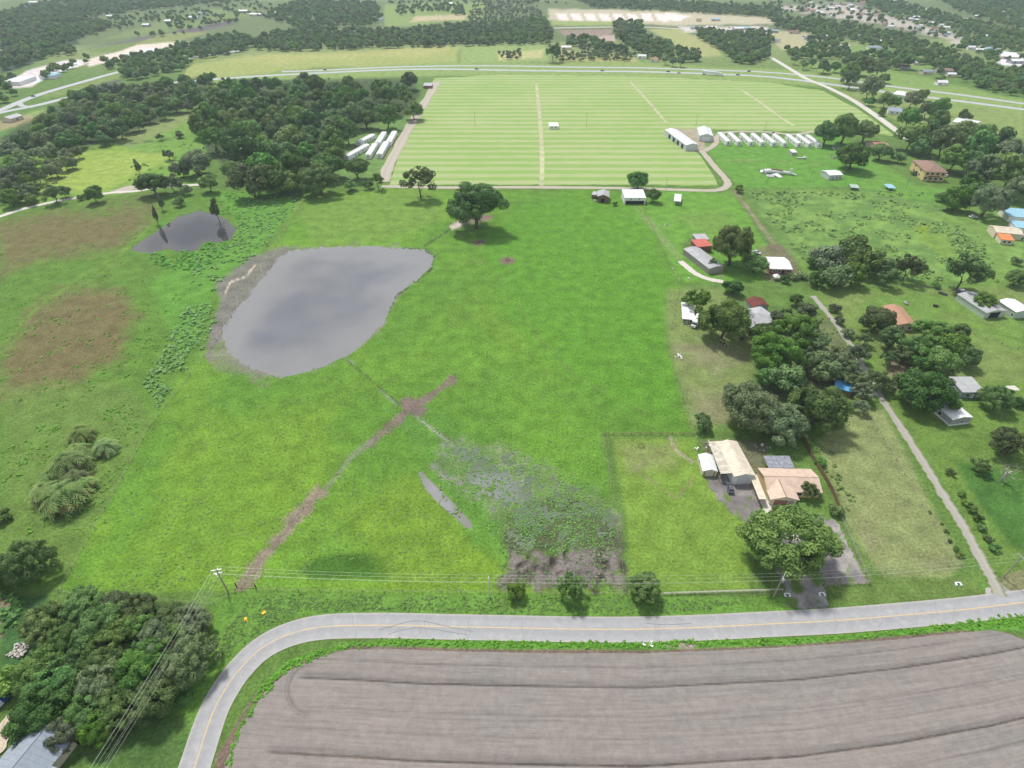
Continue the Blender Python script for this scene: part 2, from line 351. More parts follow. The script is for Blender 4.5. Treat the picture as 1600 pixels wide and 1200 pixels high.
area([(200, 396), (206, 386), (260, 345), (310, 325), (370, 345), (375, 375), (320, 390)], (.095, .22, .03), 8, 6, .8)
area(POND2, (.10, .09, .06), 5, 4, 1, NB); P2 = area(POND2, None, 4, 4, 1, NB); Zg = Zg - P2*.55
# --- flooded corner
MARP = [(690, 690), (730, 685), (800, 710), (870, 740), (930, 770), (955, 785), (962, 830), (940, 850), (870, 850), (830, 865), (790, 840), (760, 800), (720, 770), (680, 730)]
area(MARP, (.125, .20, .075), 20, 16, .75, NB)
mm = area(MARP, None, 26, 16, 1, NB); w1 = mm*smooth((ND*.6+NB*.4-.55)/.12+.5)
col = lerp(col, (.23, .25, .18), w1*.7)
w2 = area([(735, 700), (775, 728), (830, 770), (850, 790), (915, 785), (935, 800), (915, 812), (862, 806), (845, 830), (826, 862), (812, 850), (806, 820), (800, 795), (770, 770), (735, 740)], None, 22, 16, 1, NB)
w2 = w2*smooth((ND-.40)/.12+.5); col = lerp(col, (.27, .27, .255), w2*.9)
w3 = area([(653, 738), (658, 737), (700, 780), (736, 818), (736, 826), (728, 823), (694, 792), (666, 764)], None, 4, 3); col = lerp(col, (.27, .26, .245), w3)
Zg = Zg - np.maximum(w1*.12, np.maximum(w2*.17, w3*.4))
ring = np.sqrt(((PX-885)/62)**2 + ((PY-838)/46)**2)
ang = np.arctan2(PY-850, PX-885); rad = vnoise(ang*26, ring*2, 1.0, 31)
rr = smooth((1.25-ring)/.25)*smooth((PY-760)/40); col = lerp(col, (.085, .13, .05), rr*.75*smooth((rad-.35)/.2+.2))
area([(800, 790), (840, 778), (900, 775), (950, 800), (972, 850), (900, 870), (800, 866), (788, 835)], (.075, .10, .045), 20, 18, .85, ND)
area([(792, 842), (812, 850), (840, 866), (905, 850), (950, 835), (964, 850), (970, 922), (782, 920), (790, 880)], (.090, .082, .070), 26, 34, .95, NB*.5+ND*.5)
area([(830, 800), (900, 795), (945, 815), (950, 860), (880, 870), (835, 860)], (.085, .115, .05), 22, 16, .8, NB)
st = fbm(WX+NB*9, WY*.8+NA*14, 3.4, 4, 41)
mz = area([(792, 862), (962, 862), (970, 922), (778, 920)], None, 22, 30, 1, NB*.5+ND*.5)
col = lerp(col, (.20, .185, .165), mz*smooth((st-.54)/.10+.5)*.85); col = lerp(col, (.030, .026, .024), mz*smooth((.42-st)/.06+.5)*.95)
# --- roadside verge
area([(330, 935), (400, 925), (980, 932), (1230, 935), (1300, 940), (1300, 958), (1100, 962), (800, 962), (560, 957), (460, 965), (400, 990), (340, 1060), (280, 1200), (140, 1200), (220, 1130), (330, 1020)], (.115, .25, .04), 10, 6)
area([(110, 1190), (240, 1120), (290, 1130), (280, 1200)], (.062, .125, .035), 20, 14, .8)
area([(350, 1200), (372, 1130), (410, 1070), (450, 1032), (520, 1012), (620, 1000), (800, 1004), (1000, 1004), (1250, 998), (1400, 986), (1600, 955), (1600, 985), (1540, 985), (1400, 1000), (1200, 1012), (1000, 1018), (700, 1018), (600, 1012), (520, 1022), (440, 1060), (380, 1140), (360, 1200)], (.10, .26, .034), 6, 3)
area([(340, 1180), (400, 1085), (470, 1032), (560, 1009), (800, 1016), (1040, 1016), (1240, 1008), (1500, 985), (1570, 990), (1600, 1000), (1620, 1230), (330, 1230)], (.17, .13, .10), 4, 3)
area([(1040, 1010), (1060, 1005), (1090, 1006), (1080, 1014)], (.30, .26, .22), 4, 3)
area([(0, 930), (75, 930), (60, 1020), (0, 1060)], (.05, .125, .035), 10, 6)
area([(0, 925), (22, 930), (8, 990), (0, 1000)], (.20, .15, .11), 6, 5)
# --- lawns east
area([(955, 684), (1085, 686), (1110, 760), (1165, 818), (1172, 922), (985, 925), (976, 800)], (.148, .262, .040), 10, 5)
for i in range(9): stroke([(985+i*22, 690), (1000+i*26, 920)], (.17, .26, .05), 3, 4, 1, .35)
area([(958, 688), (1060, 690), (1060, 730), (980, 740)], (.19, .22, .09), 24, 16, .6)
stroke([(1047, 683), (1055, 704), (1082, 722)], (.33, .29, .22), 4, 2, 2, .8, ND); stroke([(1035, 703), (990, 733), (1057, 780), (1085, 745)], (.20, .19, .10), 3, 2, 2, .7, ND)
area([(1275, 690), (1330, 640), (1380, 640), (1440, 760), (1505, 880), (1480, 905), (1380, 905), (1330, 830)], (.19, .25, .09), 12, 7)
patch([(1290, 660), (1500, 890), (1370, 900)], (.205, .215, .105), .5, .2, .7)
mow = .5+.5*np.sin((WX*.8+WY*.35 + (NA-.5)*14)*2.2); mm2 = area([(1275, 690), (1330, 640), (1380, 640), (1440, 760), (1505, 880), (1330, 900)], None, 8, 4)*.25*mow; col = lerp(col, (.24, .25, .13), mm2)
area([(1290, 905), (1520, 905), (1535, 935), (1300, 945)], (.115, .195, .045), 4, 3)
area([(1040, 452), (1140, 452), (1180, 520), (1180, 660), (1080, 670), (1045, 545)], (.16, .23, .07), 14, 8); patch([(1050, 540), (1170, 540), (1170, 660), (1085, 660)], (.20, .21, .11), .5, .2, .8)
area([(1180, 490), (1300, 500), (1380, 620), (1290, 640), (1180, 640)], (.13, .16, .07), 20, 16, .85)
area([(1140, 660), (1260, 670), (1290, 760), (1340, 860), (1300, 830), (1210, 790), (1180, 700)], (.11, .21, .045), 10, 6)
area([(1095, 690), (1200, 690), (1195, 740), (1180, 760), (1110, 740)], (.14, .14, .09), 12, 9, .8)
area([(1000, 298), (1145, 300), (1200, 390), (1200, 440), (1070, 442), (1040, 400)], (.115, .27, .037), 8, 5); area([(1060, 340), (1130, 330), (1180, 380), (1100, 372)], (.14, .24, .05), 16, 10, .6)
for o in (0, 7): stroke([(990+o, 322), (1030+o, 370), (1064+o, 410)], (.24, .26, .15), 2.2, 2, 1, .7)
stroke([(1148, 300), (1175, 335), (1205, 375), (1240, 420)], (.25, .21, .15), 4, 2, 2, .85); stroke([(1200, 385), (1225, 386)], (.14, .11, .08), 4, 2, 1)
area([(1185, 388), (1240, 388), (1250, 440), (1195, 440)], (.16, .13, .09), 6, 5, .7)
area([(1165, 300), (1480, 300), (1600, 340), (1600, 470), (1500, 440), (1280, 440), (1240, 400)], (.16, .29, .065), 12, 8)
patch([(1165, 300), (1480, 305), (1540, 400), (1480, 440), (1280, 430), (1200, 360)], (.10, .20, .05), .50, .14, .8, NB)
area([(1430, 355), (1465, 350), (1500, 400), (1480, 405), (1440, 375)], (.17, .27, .03), 8, 6)
area([(1100, 228), (1300, 205), (1330, 220), (1400, 290), (1160, 296), (1130, 270)], (.105, .26, .038), 5, 3); stroke([(1120, 252), (1180, 251), (1280, 257)], (.20, .27, .09), 2, 2, 1, .6)
area([(1340, 230), (1430, 290), (1500, 300), (1470, 320), (1340, 296)], (.115, .26, .042), 6, 4)
area([(1440, 370), (1520, 300), (1600, 450), (1560, 470), (1500, 420)], (.135, .25, .055), 10, 6, .8)
area([(1270, 455), (1600, 440), (1600, 640), (1500, 600), (1380, 600)], (.125, .235, .045), 14, 8); patch([(1280, 460), (1600, 450), (1600, 620), (1380, 590)], (.17, .22, .07), .48, .2, .6)
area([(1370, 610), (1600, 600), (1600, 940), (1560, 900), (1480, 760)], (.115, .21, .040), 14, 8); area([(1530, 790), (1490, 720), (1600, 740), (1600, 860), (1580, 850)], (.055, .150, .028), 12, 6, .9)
area([(1385, 560), (1420, 560), (1430, 600), (1400, 610)], (.19, .15, .11), 12, 8, .8)
area([(1560, 905), (1600, 890), (1600, 925), (1570, 925)], (.22, .20, .12), 6, 4, .7)
area([(520, 250), (545, 205), (640, 180), (650, 190), (600, 265), (560, 290), (515, 290)], (.125, .235, .06), 5, 4)
stroke([(545, 205), (528, 245), (560, 222)], (.22, .17, .12), 2, 2, 1, .5); stroke([(622, 210), (600, 248)], (.20, .15, .09), 3, 2, 1, .7)
area([(1048, 204), (1066, 196), (1110, 200), (1120, 212), (1115, 225), (1100, 236), (1070, 236), (1056, 222)], (.38, .33, .25), 4, 3, .8)
area([(1112, 205), (1130, 206), (1125, 228), (1108, 236), (1100, 226)], (.14, .25, .06), 3, 2)
area([(1060, 380), (1080, 372), (1095, 400), (1075, 400)], (.1, .2, .04), 4, 3)
stroke([(1098, 398), (1105, 420), (1128, 432)], (.25, .21, .16), 4, 3, 2, .7)
stroke([(1145, 905), (1180, 905)], (.14, .2, .05), 3, 2, 1, .5)
# the sheets lie on a levelled bed
ROADC = [(283, 1260), (305, 1195), (330, 1120), (350, 1080), (375, 1045), (410, 1012), (455, 990), (510, 979), (600, 977), (700, 979), (800, 981), (900, 983), (1000, 983), (1100, 980), (1200, 975), (1300, 970), (1400, 962), (1500, 953), (1600, 941), (1720, 924), (1800, 912)]
PLOUGH = [(340, 1260), (352, 1195), (366, 1160), (385, 1120), (415, 1080), (450, 1050), (490, 1030), (540, 1016), (600, 1014), (700, 1018), (850, 1021), (1000, 1021), (1150, 1016), (1300, 1007), (1420, 998), (1500, 989), (1550, 985), (1580, 992), (1610, 1006), (1640, 1040), (1700, 1240)]
HAY = [(678, 122), (800, 117), (1000, 119), (1200, 129), (1285, 142), (1340, 170), (1398, 212), (1290, 206), (1120, 203), (1048, 201), (1066, 226), (1092, 240), (1118, 280), (1122, 291), (1000, 289), (800, 289), (608, 290), (626, 235), (655, 170)]
for P in (PLOUGH, HAY):
    I = area(P, None, 2, 0); Zg = np.where(I > .3, .02, Zg)
d = dline(ROADC, PX, PY); Zg = np.where(d < 26, np.minimum(Zg, .08), Zg)
V = np.stack([WX, WY, Zg], 1)
ny_, nx_ = sh; idx = np.arange(ny_*nx_).reshape(sh)
Q = np.stack([idx[1:, :-1].ravel(), idx[1:, 1:].ravel(), idx[:-1, 1:].ravel(), idx[:-1, :-1].ravel()], 1)
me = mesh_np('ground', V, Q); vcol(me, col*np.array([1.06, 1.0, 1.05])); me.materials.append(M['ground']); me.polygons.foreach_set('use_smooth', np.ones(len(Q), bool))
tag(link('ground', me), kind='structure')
# land beyond the picture, reaching the horizon
m, t, b, l = newmat('outlying_land'); v = objco(t, l); f = noise(t, l, v, .004, 6, .6); cr2 = t.nodes.new('ShaderNodeValToRGB'); l.new(f, cr2.inputs[0])
cr2.color_ramp.elements[0].color = (.03, .06, .025, 1); cr2.color_ramp.elements[1].color = (.16, .22, .07, 1); cr2.color_ramp.elements[0].position = .42; cr2.color_ramp.elements[1].position = .58
l.new(cr2.outputs[0], b.inputs['Base Color']); b.inputs['Roughness'].default_value = 1
R = 26000; o = link('outer_land', mesh_np('outer_land', [(-R, -R, -.9), (R, -R, -.9), (R, R, -.9), (-R, R, -.9)], [(0, 1, 2, 3)])); o.data.materials.append(m); tag(o, kind='structure')

m = bpy.data.materials.new('haze_air'); m.use_nodes = True; t = m.node_tree; t.nodes.remove(t.nodes['Principled BSDF'])
pv = t.nodes.new('ShaderNodeVolumePrincipled'); pv.inputs['Color'].default_value = (.76, .89, 1, 1); pv.inputs['Density'].default_value = .00013; pv.inputs['Anisotropy'].default_value = .2; t.links.new(pv.outputs[0], t.nodes['Material Output'].inputs['Volume'])
B = [(-4200, -1200), (4200, -1200), (4200, 6500), (-4200, 6500)]; V8 = [(x, y, z) for z in (-2, 146) for x, y in B]
o = link('haze', mesh_np('haze', V8, [(3, 2, 1, 0), (4, 5, 6, 7), (0, 1, 5, 4), (1, 2, 6, 5), (2, 3, 7, 6), (3, 0, 4, 7)])); o.data.materials.append(m); tag(o, kind='stuff')
def sheet(name, poly, step, z, matn, colf=None, jit=1.6, zf=None, kind='structure', parent=None):
    """a polygon traced on the ground, triangulated with its own relief"""
    B = []
    for i in range(len(poly)):
        a = Vector(poly[i]); b2 = Vector(poly[(i+1) % len(poly)]); n = max(1, int((b2-a).length/step))
        for k in range(n):
            p = a.lerp(b2, k/n); B.append((p.x + (random.random()-.5)*jit, p.y + (random.random()-.5)*jit))
    X, Y = np.meshgrid(np.arange(min(p[0] for p in B), max(p[0] for p in B), step), np.arange(min(p[1] for p in B), max(p[1] for p in B), step))
    X = X.ravel(); Y = Y.ravel(); s = sdpoly(B, X, Y); k = s < -step*.5
    pts = B + list(zip(X[k], Y[k]))
    n = len(B); r = delaunay_2d_cdt([Vector(p) for p in pts], [], [list(range(n))], 1, 1e-4)
    P = np.array([(p.x, p.y) for p in r[0]]); T = [f for f in r[2] if len(f) == 3]
    wx, wy = Gn(P[:, 0], P[:, 1]); zz = np.full(len(P), z)
    if zf is not None: zz = zz + zf(P, wx, wy)
    T = np.array(T)
    a, b_, c_ = P[T[:, 0]], P[T[:, 1]], P[T[:, 2]]
    cr_ = (b_[:, 0]-a[:, 0])*(c_[:, 1]-a[:, 1])-(b_[:, 1]-a[:, 1])*(c_[:, 0]-a[:, 0]); T[cr_ > 0] = T[cr_ > 0][:, ::-1]
    me = mesh_np(name, np.stack([wx, wy, zz], 1), T)
    if colf is not None: vcol(me, colf(P, wx, wy))
    me.materials.append(M[matn] if isinstance(matn, str) else matn); me.polygons.foreach_set('use_smooth', np.ones(len(T), bool))
    o = link(name, me, parent)
    if kind and parent is None: tag(o, kind=kind)
    return o
def catmull(P, n=8):
    out = []
    for i in range(len(P)-1):
        p0 = P[max(i-1, 0)]; p1 = P[i]; p2 = P[i+1]; p3 = P[min(i+2, len(P)-1)]
        for k in range(n):
            s = k/n; out.append(.5*((2*p1)+(p2-p0)*s+(2*p0-5*p1+4*p2-p3)*s*s+(3*p1-p0-3*p2+p3)*s**3))
    out.append(P[-1]); return out
def ribbon(name, pts, w, z, mat, parent=None, ncross=6, wob=0, off=0, kind='structure', colf=None, n=8):
    P = catmull([G(x, y, z) for x, y in pts], n); V = []; Uv = []
    for i, p in enumerate(P):
        d = (P[min(i+1, len(P)-1)]-P[max(i-1, 0)]); d.z = 0; d.normalize(); nrm = Vector((-d.y, d.x, 0))
        ww = w*(1+wob*(random.random()-.5))
        for k in range(ncross+1):
            s = k/ncross-.5; q = p + nrm*(s*ww+off); V.append((q.x, q.y, z)); Uv.append(s)
    nc = ncross+1; Qs = [(i*nc+k, i*nc+k+1, (i+1)*nc+k+1, (i+1)*nc+k) for i in range(len(P)-1) for k in range(ncross)]
    Qs = [q[::-1] for q in Qs]
    me = mesh_np(name, V, Qs); fattr(me, Uv, 'across'); me.materials.append(mat)
    o = link(name, me, parent)
    if parent is None and kind: tag(o, kind=kind)
    return o
# road
def asphalt(name, c, dirt=(.42, .40, .37)):
    m, t, b, l = newmat(name); v = objco(t, l); a = N(t, 'ShaderNodeAttribute', _attribute_name='across')
    f = noise(t, l, v, .5, 6, .7); g = noise(t, l, v, 9, 2)
    ab = math_(t, l, 'ABSOLUTE', a.outputs['Fac'], 0)
    tr = N(t, 'ShaderNodeTexWave', Scale=.62, _bands_direction='X'); cmb = N(t, 'ShaderNodeCombineXYZ'); l.new(a.outputs['Fac'], cmb.inputs[0]); l.new(cmb.outputs[0], tr.inputs['Vector']); tr.inputs['Phase Offset'].default_value = 1.5
    mxn = N(t, 'ShaderNodeMix', _data_type='RGBA'); mxn.inputs[6].default_value = (*c, 1); mxn.inputs[7].default_value = (*dirt, 1)
    e = math_(t, l, 'ADD', maprange(t, l, ab, .40, .5, 0, .8), maprange(t, l, f, .5, .7, 0, .35)); l.new(e, mxn.inputs[0])
    k = math_(t, l, 'MULTIPLY', maprange(t, l, f, .25, .75, .9, 1.1), maprange(t, l, tr.outputs[1], 0, 1, .94, 1.05))
    k = math_(t, l, 'MULTIPLY', k, maprange(t, l, g, .3, .7, .95, 1.05))
    l.new(mul(t, l, mxn.outputs[2], k), b.inputs['Base Color']); b.inputs['Roughness'].default_value = .85; b.inputs['Specular IOR Level'].default_value = .3
    bump(t, l, b, g, .3, .02); return m
M['asphalt'] = asphalt('worn_asphalt', (.315, .32, .33))
M['highway'] = asphalt('highway_asphalt', (.40, .42, .44), (.5, .5, .5))
M['sandroad'] = asphalt('sand_track', (.40, .365, .30), (.24, .25, .14))
M['lane'] = asphalt('overgrown_gravel', (.34, .32, .285), (.13, .19, .055))
for n_ in M['lane'].node_tree.nodes:
    if n_.type == 'MAP_RANGE' and abs(n_.inputs[1].default_value-.40) < .001: n_.inputs[1].default_value = .28; n_.inputs[4].default_value = 1.0
M['whiteroad'] = asphalt('white_shell_road', (.55, .53, .48), (.40, .40, .32))
road = ribbon('road', ROADC, 6.9, .16, M['asphalt'], ncross=8, n=12)
fade, t, b, l = newmat('faded_yellow_line'); v = objco(t, l); f = noise(t, l, v, 1.2, 5, .7); mxn = N(t, 'ShaderNodeMix', _data_type='RGBA'); mxn.inputs[6].default_value = (.34, .335, .33, 1); mxn.inputs[7].default_value = (.60, .44, .20, 1)
l.new(maprange(t, l, f, .35, .55, .25, .9), mxn.inputs[0]); l.new(mxn.outputs[2], b.inputs['Base Color']); b.inputs['Roughness'].default_value = .8
tag(ribbon('centre_line', ROADC, .30, .168, fade, road, 1, n=12), 'faded yellow centre line')
M['skid'] = flat_mat('tyre_rubber_mark', (.20, .20, .205), .8, .2)
for P in ([(590, 985), (610, 979), (640, 971), (665, 971), (700, 979), (740, 987)], [(606, 991), (635, 983), (660, 981), (700, 987), (730, 992)], [(1010, 974), (1040, 976), (1080, 974)]): ribbon('skid_mark', P, .16, .175, M['skid'], road, 1)
M['patch'] = flat_mat('road_repair', (.25, .25, .25), .9, .2, 2)
cr_r = random.Random(4)
for i in range(12):
    x = cr_r.uniform(480, 1560); yc = np.interp(x, [p[0] for p in ROADC[6:]], [p[1] for p in ROADC[6:]]); ribbon('crack', [(x, yc-18), (x+cr_r.uniform(-4, 4), yc-5), (x+cr_r.uniform(-5, 5), yc+7), (x+cr_r.uniform(-6, 6), yc+18)], .10, .171, M['patch'], road, 1, n=3)
# highway, two carriageways, and the roads crossing it
hA = [(-60, 192), (0, 176), (60, 164), (130, 147), (200, 136), (260, 130), (345, 123), (420, 118), (520, 113), (610, 109), (700, 108), (800, 110), (900, 111), (1000, 112), (1100, 115), (1200, 120), (1300, 132), (1400, 146), (1500, 158), (1600, 171), (1700, 184)]
hB = [(440, 112), (520, 109), (610, 105), (700, 103), (800, 103), (900, 105), (1000, 106), (1100, 109), (1200, 113), (1300, 122), (1400, 136), (1500, 148), (1600, 162), (1700, 175)]
ribbon('highway_carriageway', hA, 9, .20, M['highway'], n=4)
ribbon('highway_carriageway', hB, 8, .20, M['highway'], n=4)
ribbon('side_road', [(-40, 182), (0, 172), (36, 157), (70, 145), (125, 129), (200, 109), (290, 92), (380, 78)], 9, .19, M['highway'], n=4)
ribbon('ramp', [(30, 160), (45, 166), (120, 150), (170, 141)], 5, .205, M['highway'], n=4)
ribbon('crossing_road', [(1205, 90), (1222, 100), (1245, 114), (1262, 124), (1290, 135), (1330, 155), (1365, 178), (1405, 207), (1420, 218)], 7, .215, M['whiteroad'], n=4)
ribbon('frontage_lane', [(860, 44), (1000, 42), (1100, 48), (1180, 52)], 9, .19, M['whiteroad'], n=4)
ribbon('frontage_lane', [(1395, 0), (1440, 12), (1500, 30), (1580, 58)], 9, .19, M['whiteroad'], n=4)
ribbon('sand_track', [(683, 128), (670, 150), (652, 178), (636, 205), (620, 235), (606, 262), (600, 284)], 9, .18, M['sandroad'], wob=.3, n=6)
ribbon('sand_track', [(596, 291), (700, 293), (800, 292.5), (900, 293), (1000, 294.5), (1080, 297), (1120, 297), (1136, 290), (1134, 280), (1118, 262), (1100, 240), (1094, 234)], 5, .185, M['sandroad'], wob=.3, n=6)
ribbon('sand_track', [(1100, 236), (1116, 226), (1122, 212), (1140, 206), (1200, 206), (1240, 210), (1290, 203), (1340, 206)], 5, .18, M['sandroad'], wob=.3, n=6)
ribbon('white_road', [(-30, 346), (0, 338), (30, 328), (62, 320), (100, 312), (140, 306), (175, 301), (215, 298), (250, 292), (300, 289), (335, 287)], 4.2, .18, M['whiteroad'], wob=.15)
ribbon('white_road', [(180, 301), (200, 294), (222, 291)], 10, .175, M['sandroad'], wob=.2)
ribbon('gravel_lane', [(1270, 462), (1300, 498), (1330, 540), (1362, 598), (1380, 626), (1408, 668), (1440, 718), (1475, 775), (1505, 822), (1530, 868), (1553, 910), (1562, 930)], 3.4, .17, M['lane'], wob=.5, n=10)
ribbon('driveway', [(1063, 408), (1075, 418), (1088, 428), (1108, 436), (1130, 440)], 3.6, .18, M['whiteroad'], wob=.2)
ribbon('driveway', [(1590, 606), (1570, 607), (1640, 609)][:2]+[], 3, .18, M['whiteroad'])
def noisy(c1, c2, sc, seed, thr=.5, soft=.3):
    def f(P, x, y):
        n = smooth((fbm(x, y, sc, 4, seed)-thr)/soft+.5)[:, None]; return np.array(c1)*(1-n)+np.array(c2)*n
    return f
def gravelc(c1, c2, seed):
    g_ = noisy(c1, c2, 5, seed)
    def f(P, x, y):
        n = smooth((fbm(x, y, 3.5, 4, seed+9)-.62)/.10+.5)[:, None]; return g_(P, x, y)*(1-n)+np.array((.12, .19, .05))*n
    return f
M['gravel'] = ground_mat('gravel', s1=2.5, s2=.3, amp1=.22, amp2=.22, bstr=.5, bdist=.1)
sheet('gravel_yard', [(1093, 725), (1100, 745), (1118, 748), (1124, 738), (1150, 742), (1186, 742), (1190, 780), (1186, 812), (1170, 820), (1150, 808), (1135, 793), (1120, 778), (1108, 760)], 3, .18, 'gravel', gravelc((.17, .16, .155), (.27, .25, .235), 51), 5)
sheet('gravel_yard', [(1186, 812), (1240, 800), (1308, 815), (1322, 845), (1340, 880), (1357, 912), (1285, 914), (1296, 948), (1262, 952), (1228, 950), (1225, 915), (1210, 885), (1190, 845)], 3, .185, 'gravel', gravelc((.20, .19, .185), (.30, .28, .265), 52), 5)
sheet('concrete_patio', [(1185, 779), (1200, 782), (1240, 782), (1232, 800), (1262, 848), (1250, 862), (1225, 850), (1196, 806)], 5, .21, 'concrete')
sheet('concrete_apron', [(1540, 920), (1560, 910), (1580, 925), (1600, 930), (1590, 938), (1540, 940)], 5, .15, 'gravel', noisy((.30, .29, .27), (.40, .38, .34), 4, 53))
# ploughed field: rows follow the road
PFX = [330, 410, 490, 560, 650, 800, 1000, 1100, 1250, 1400, 1550, 1650, 1720]; PFY = [1052, 1056, 1060, 1063, 1068, 1072, 1075, 1070, 1062, 1045, 1022, 1002, 985]
def rowv(P, x, y):
    py = np.interp(P[:, 0], PFX, PFY); _, y0 = Gn(P[:, 0], py); return y-y0
def fur(P, x, y):
    v = rowv(P, x, y); z = np.zeros(len(P))
    end = smooth((P[:, 0]-455-(P[:, 1]-1060)*-.45)/30)
    for c, w, dp in ((0, .3, .20), (-16.2, .35, .2), (4.6, .3, .05), (-6.5, .25, .04), (-26.5, .3, .06)):
        z -= dp*np.exp(-((v-c)/w)**2)*end; z += dp*.3*np.exp(-((v-c-1.0)/.6)**2)*end
    return z + (fbm(x, y, 1.6, 3, 61)-.5)*.08
def plc(P, x, y):
    v = rowv(P, x, y); n = smooth((fbm(x*.12, v, 2.4, 4, 63)-.5)/.25+.5)[:, None]; c = np.array((.242, .220, .203))*(1-n)+np.array((.216, .203, .190))*n
    h = smooth((fbm(x, y, 22, 3, 65)-.5)/.3+.5)[:, None]; c = c*(1-h*.5)+np.array((.252, .218, .196))*h*.5
    end = smooth((P[:, 0]-455-(P[:, 1]-1060)*-.45)/30)
    dk = 0*v
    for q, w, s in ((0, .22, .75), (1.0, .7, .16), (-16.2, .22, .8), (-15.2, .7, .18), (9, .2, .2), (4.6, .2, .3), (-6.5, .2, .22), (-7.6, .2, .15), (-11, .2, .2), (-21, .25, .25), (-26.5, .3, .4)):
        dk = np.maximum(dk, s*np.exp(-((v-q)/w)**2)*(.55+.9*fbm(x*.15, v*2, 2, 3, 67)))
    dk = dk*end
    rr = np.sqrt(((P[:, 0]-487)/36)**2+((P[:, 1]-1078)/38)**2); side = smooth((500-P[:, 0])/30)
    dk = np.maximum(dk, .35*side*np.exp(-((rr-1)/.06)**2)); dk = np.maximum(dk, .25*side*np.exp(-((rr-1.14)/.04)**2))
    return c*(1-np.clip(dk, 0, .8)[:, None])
def streaks(m):
    t, l = m.node_tree, m.node_tree.links; b = t.nodes['Principled BSDF']; a = N(t, 'ShaderNodeAttribute', _attribute_name='row'); g = t.nodes.new('ShaderNodeNewGeometry'); sx = t.nodes.new('ShaderNodeSeparateXYZ'); l.new(g.outputs['Position'], sx.inputs[0])
    cb = t.nodes.new('ShaderNodeCombineXYZ'); l.new(math_(t, l, 'MULTIPLY', sx.outputs[0], .05), cb.inputs[0]); l.new(a.outputs['Fac'], cb.inputs[1]); n = noise(t, l, cb.outputs[0], 1.6, 4, .7)
    src = b.inputs['Base Color'].links[0].from_socket; l.new(mul(t, l, src, maprange(t, l, n, .3, .7, .84, 1.14)), b.inputs['Base Color'])
M['plough'] = ground_mat('tilled_soil', s1=3.0, s2=.5, amp1=.14, amp2=.10, bstr=.6, bdist=.12)
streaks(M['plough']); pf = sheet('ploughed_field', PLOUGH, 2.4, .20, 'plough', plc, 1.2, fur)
co = np.zeros(len(pf.data.vertices)*3, np.float32); pf.data.vertices.foreach_get('co', co); co = co.reshape(-1, 3)
_k = co[:, 1]*CP+(HC)*SP; _px = 800+F*co[:, 0]/_k; _py = 600+F*(HC*CP-co[:, 1]*SP)/_k; fattr(pf.data, rowv(np.stack([_px, _py], 1), co[:, 0], co[:, 1]), 'row')
# hay field: mown windrows
m, t, b, l = newmat('mown_hay'); v = objco(t, l, (.05, 1, 1)); w0 = noise(t, l, v, .12, 4, .6); g = t.nodes.new('ShaderNodeNewGeometry'); sx = t.nodes.new('ShaderNodeSeparateXYZ'); l.new(g.outputs['Position'], sx.inputs[0])
yy = math_(t, l, 'ADD', math_(t, l, 'MULTIPLY', sx.outputs[1], 2*math.pi/14.5), math_(t, l, 'MULTIPLY', w0, 2.6))
xs = math_(t, l, 'MULTIPLY', math_(t, l, 'MULTIPLY', sx.outputs[0], sx.outputs[0]), 1.6e-5); yy = math_(t, l, 'ADD', yy, math_(t, l, 'MULTIPLY', xs, 2*math.pi/14.5*10/10))
sn = math_(t, l, 'SINE', yy, 0); v2 = objco(t, l, (.12, 1, 1)); nn2 = noise(t, l, v2, .5, 4, .7); v3 = objco(t, l); big = noise(t, l, v3, .012, 4, .6)
fac = math_(t, l, 'ADD', maprange(t, l, math_(t, l, 'ADD', sn, math_(t, l, 'MULTIPLY', math_(t, l, 'SINE', math_(t, l, 'MULTIPLY', yy, 3.0), 0), .3)), -.8, 1.0, 0, 1), maprange(t, l, nn2, .3, .7, -.55, .55)); fac = math_(t, l, 'ADD', fac, maprange(t, l, big, .3, .7, -.3, .3))
mxn = N(t, 'ShaderNodeMix', _data_type='RGBA', _clamp_factor=True); mxn.inputs[6].default_value = (.22, .345, .095, 1); mxn.inputs[7].default_value = (.345, .40, .19, 1); l.new(fac, mxn.inputs[0])
l.new(mxn.outputs[2], b.inputs['Base Color']); b.inputs['Roughness'].default_value = 1; b.inputs['Specular IOR Level'].default_value = .1; bump(t, l, b, nn2, .4, .3)
M['hay'] = m
hay = sheet('hay_field', HAY, 9, .16, 'hay')
M['palehay'] = flat_mat('bare_sandy_hay', (.40, .41, .24), 1, .3, .1, stretch=(.3, 1, 1))
for P in ([(846, 290), (847, 260), (846, 220), (843, 180), (838, 130)], [(985, 128), (1010, 155), (1030, 178), (1042, 192)], [(1158, 140), (1185, 158), (1215, 180), (1240, 196)]):
    ribbon('wheel_track', P, 3.2, .172, M['palehay'], hay, 1, wob=.5)
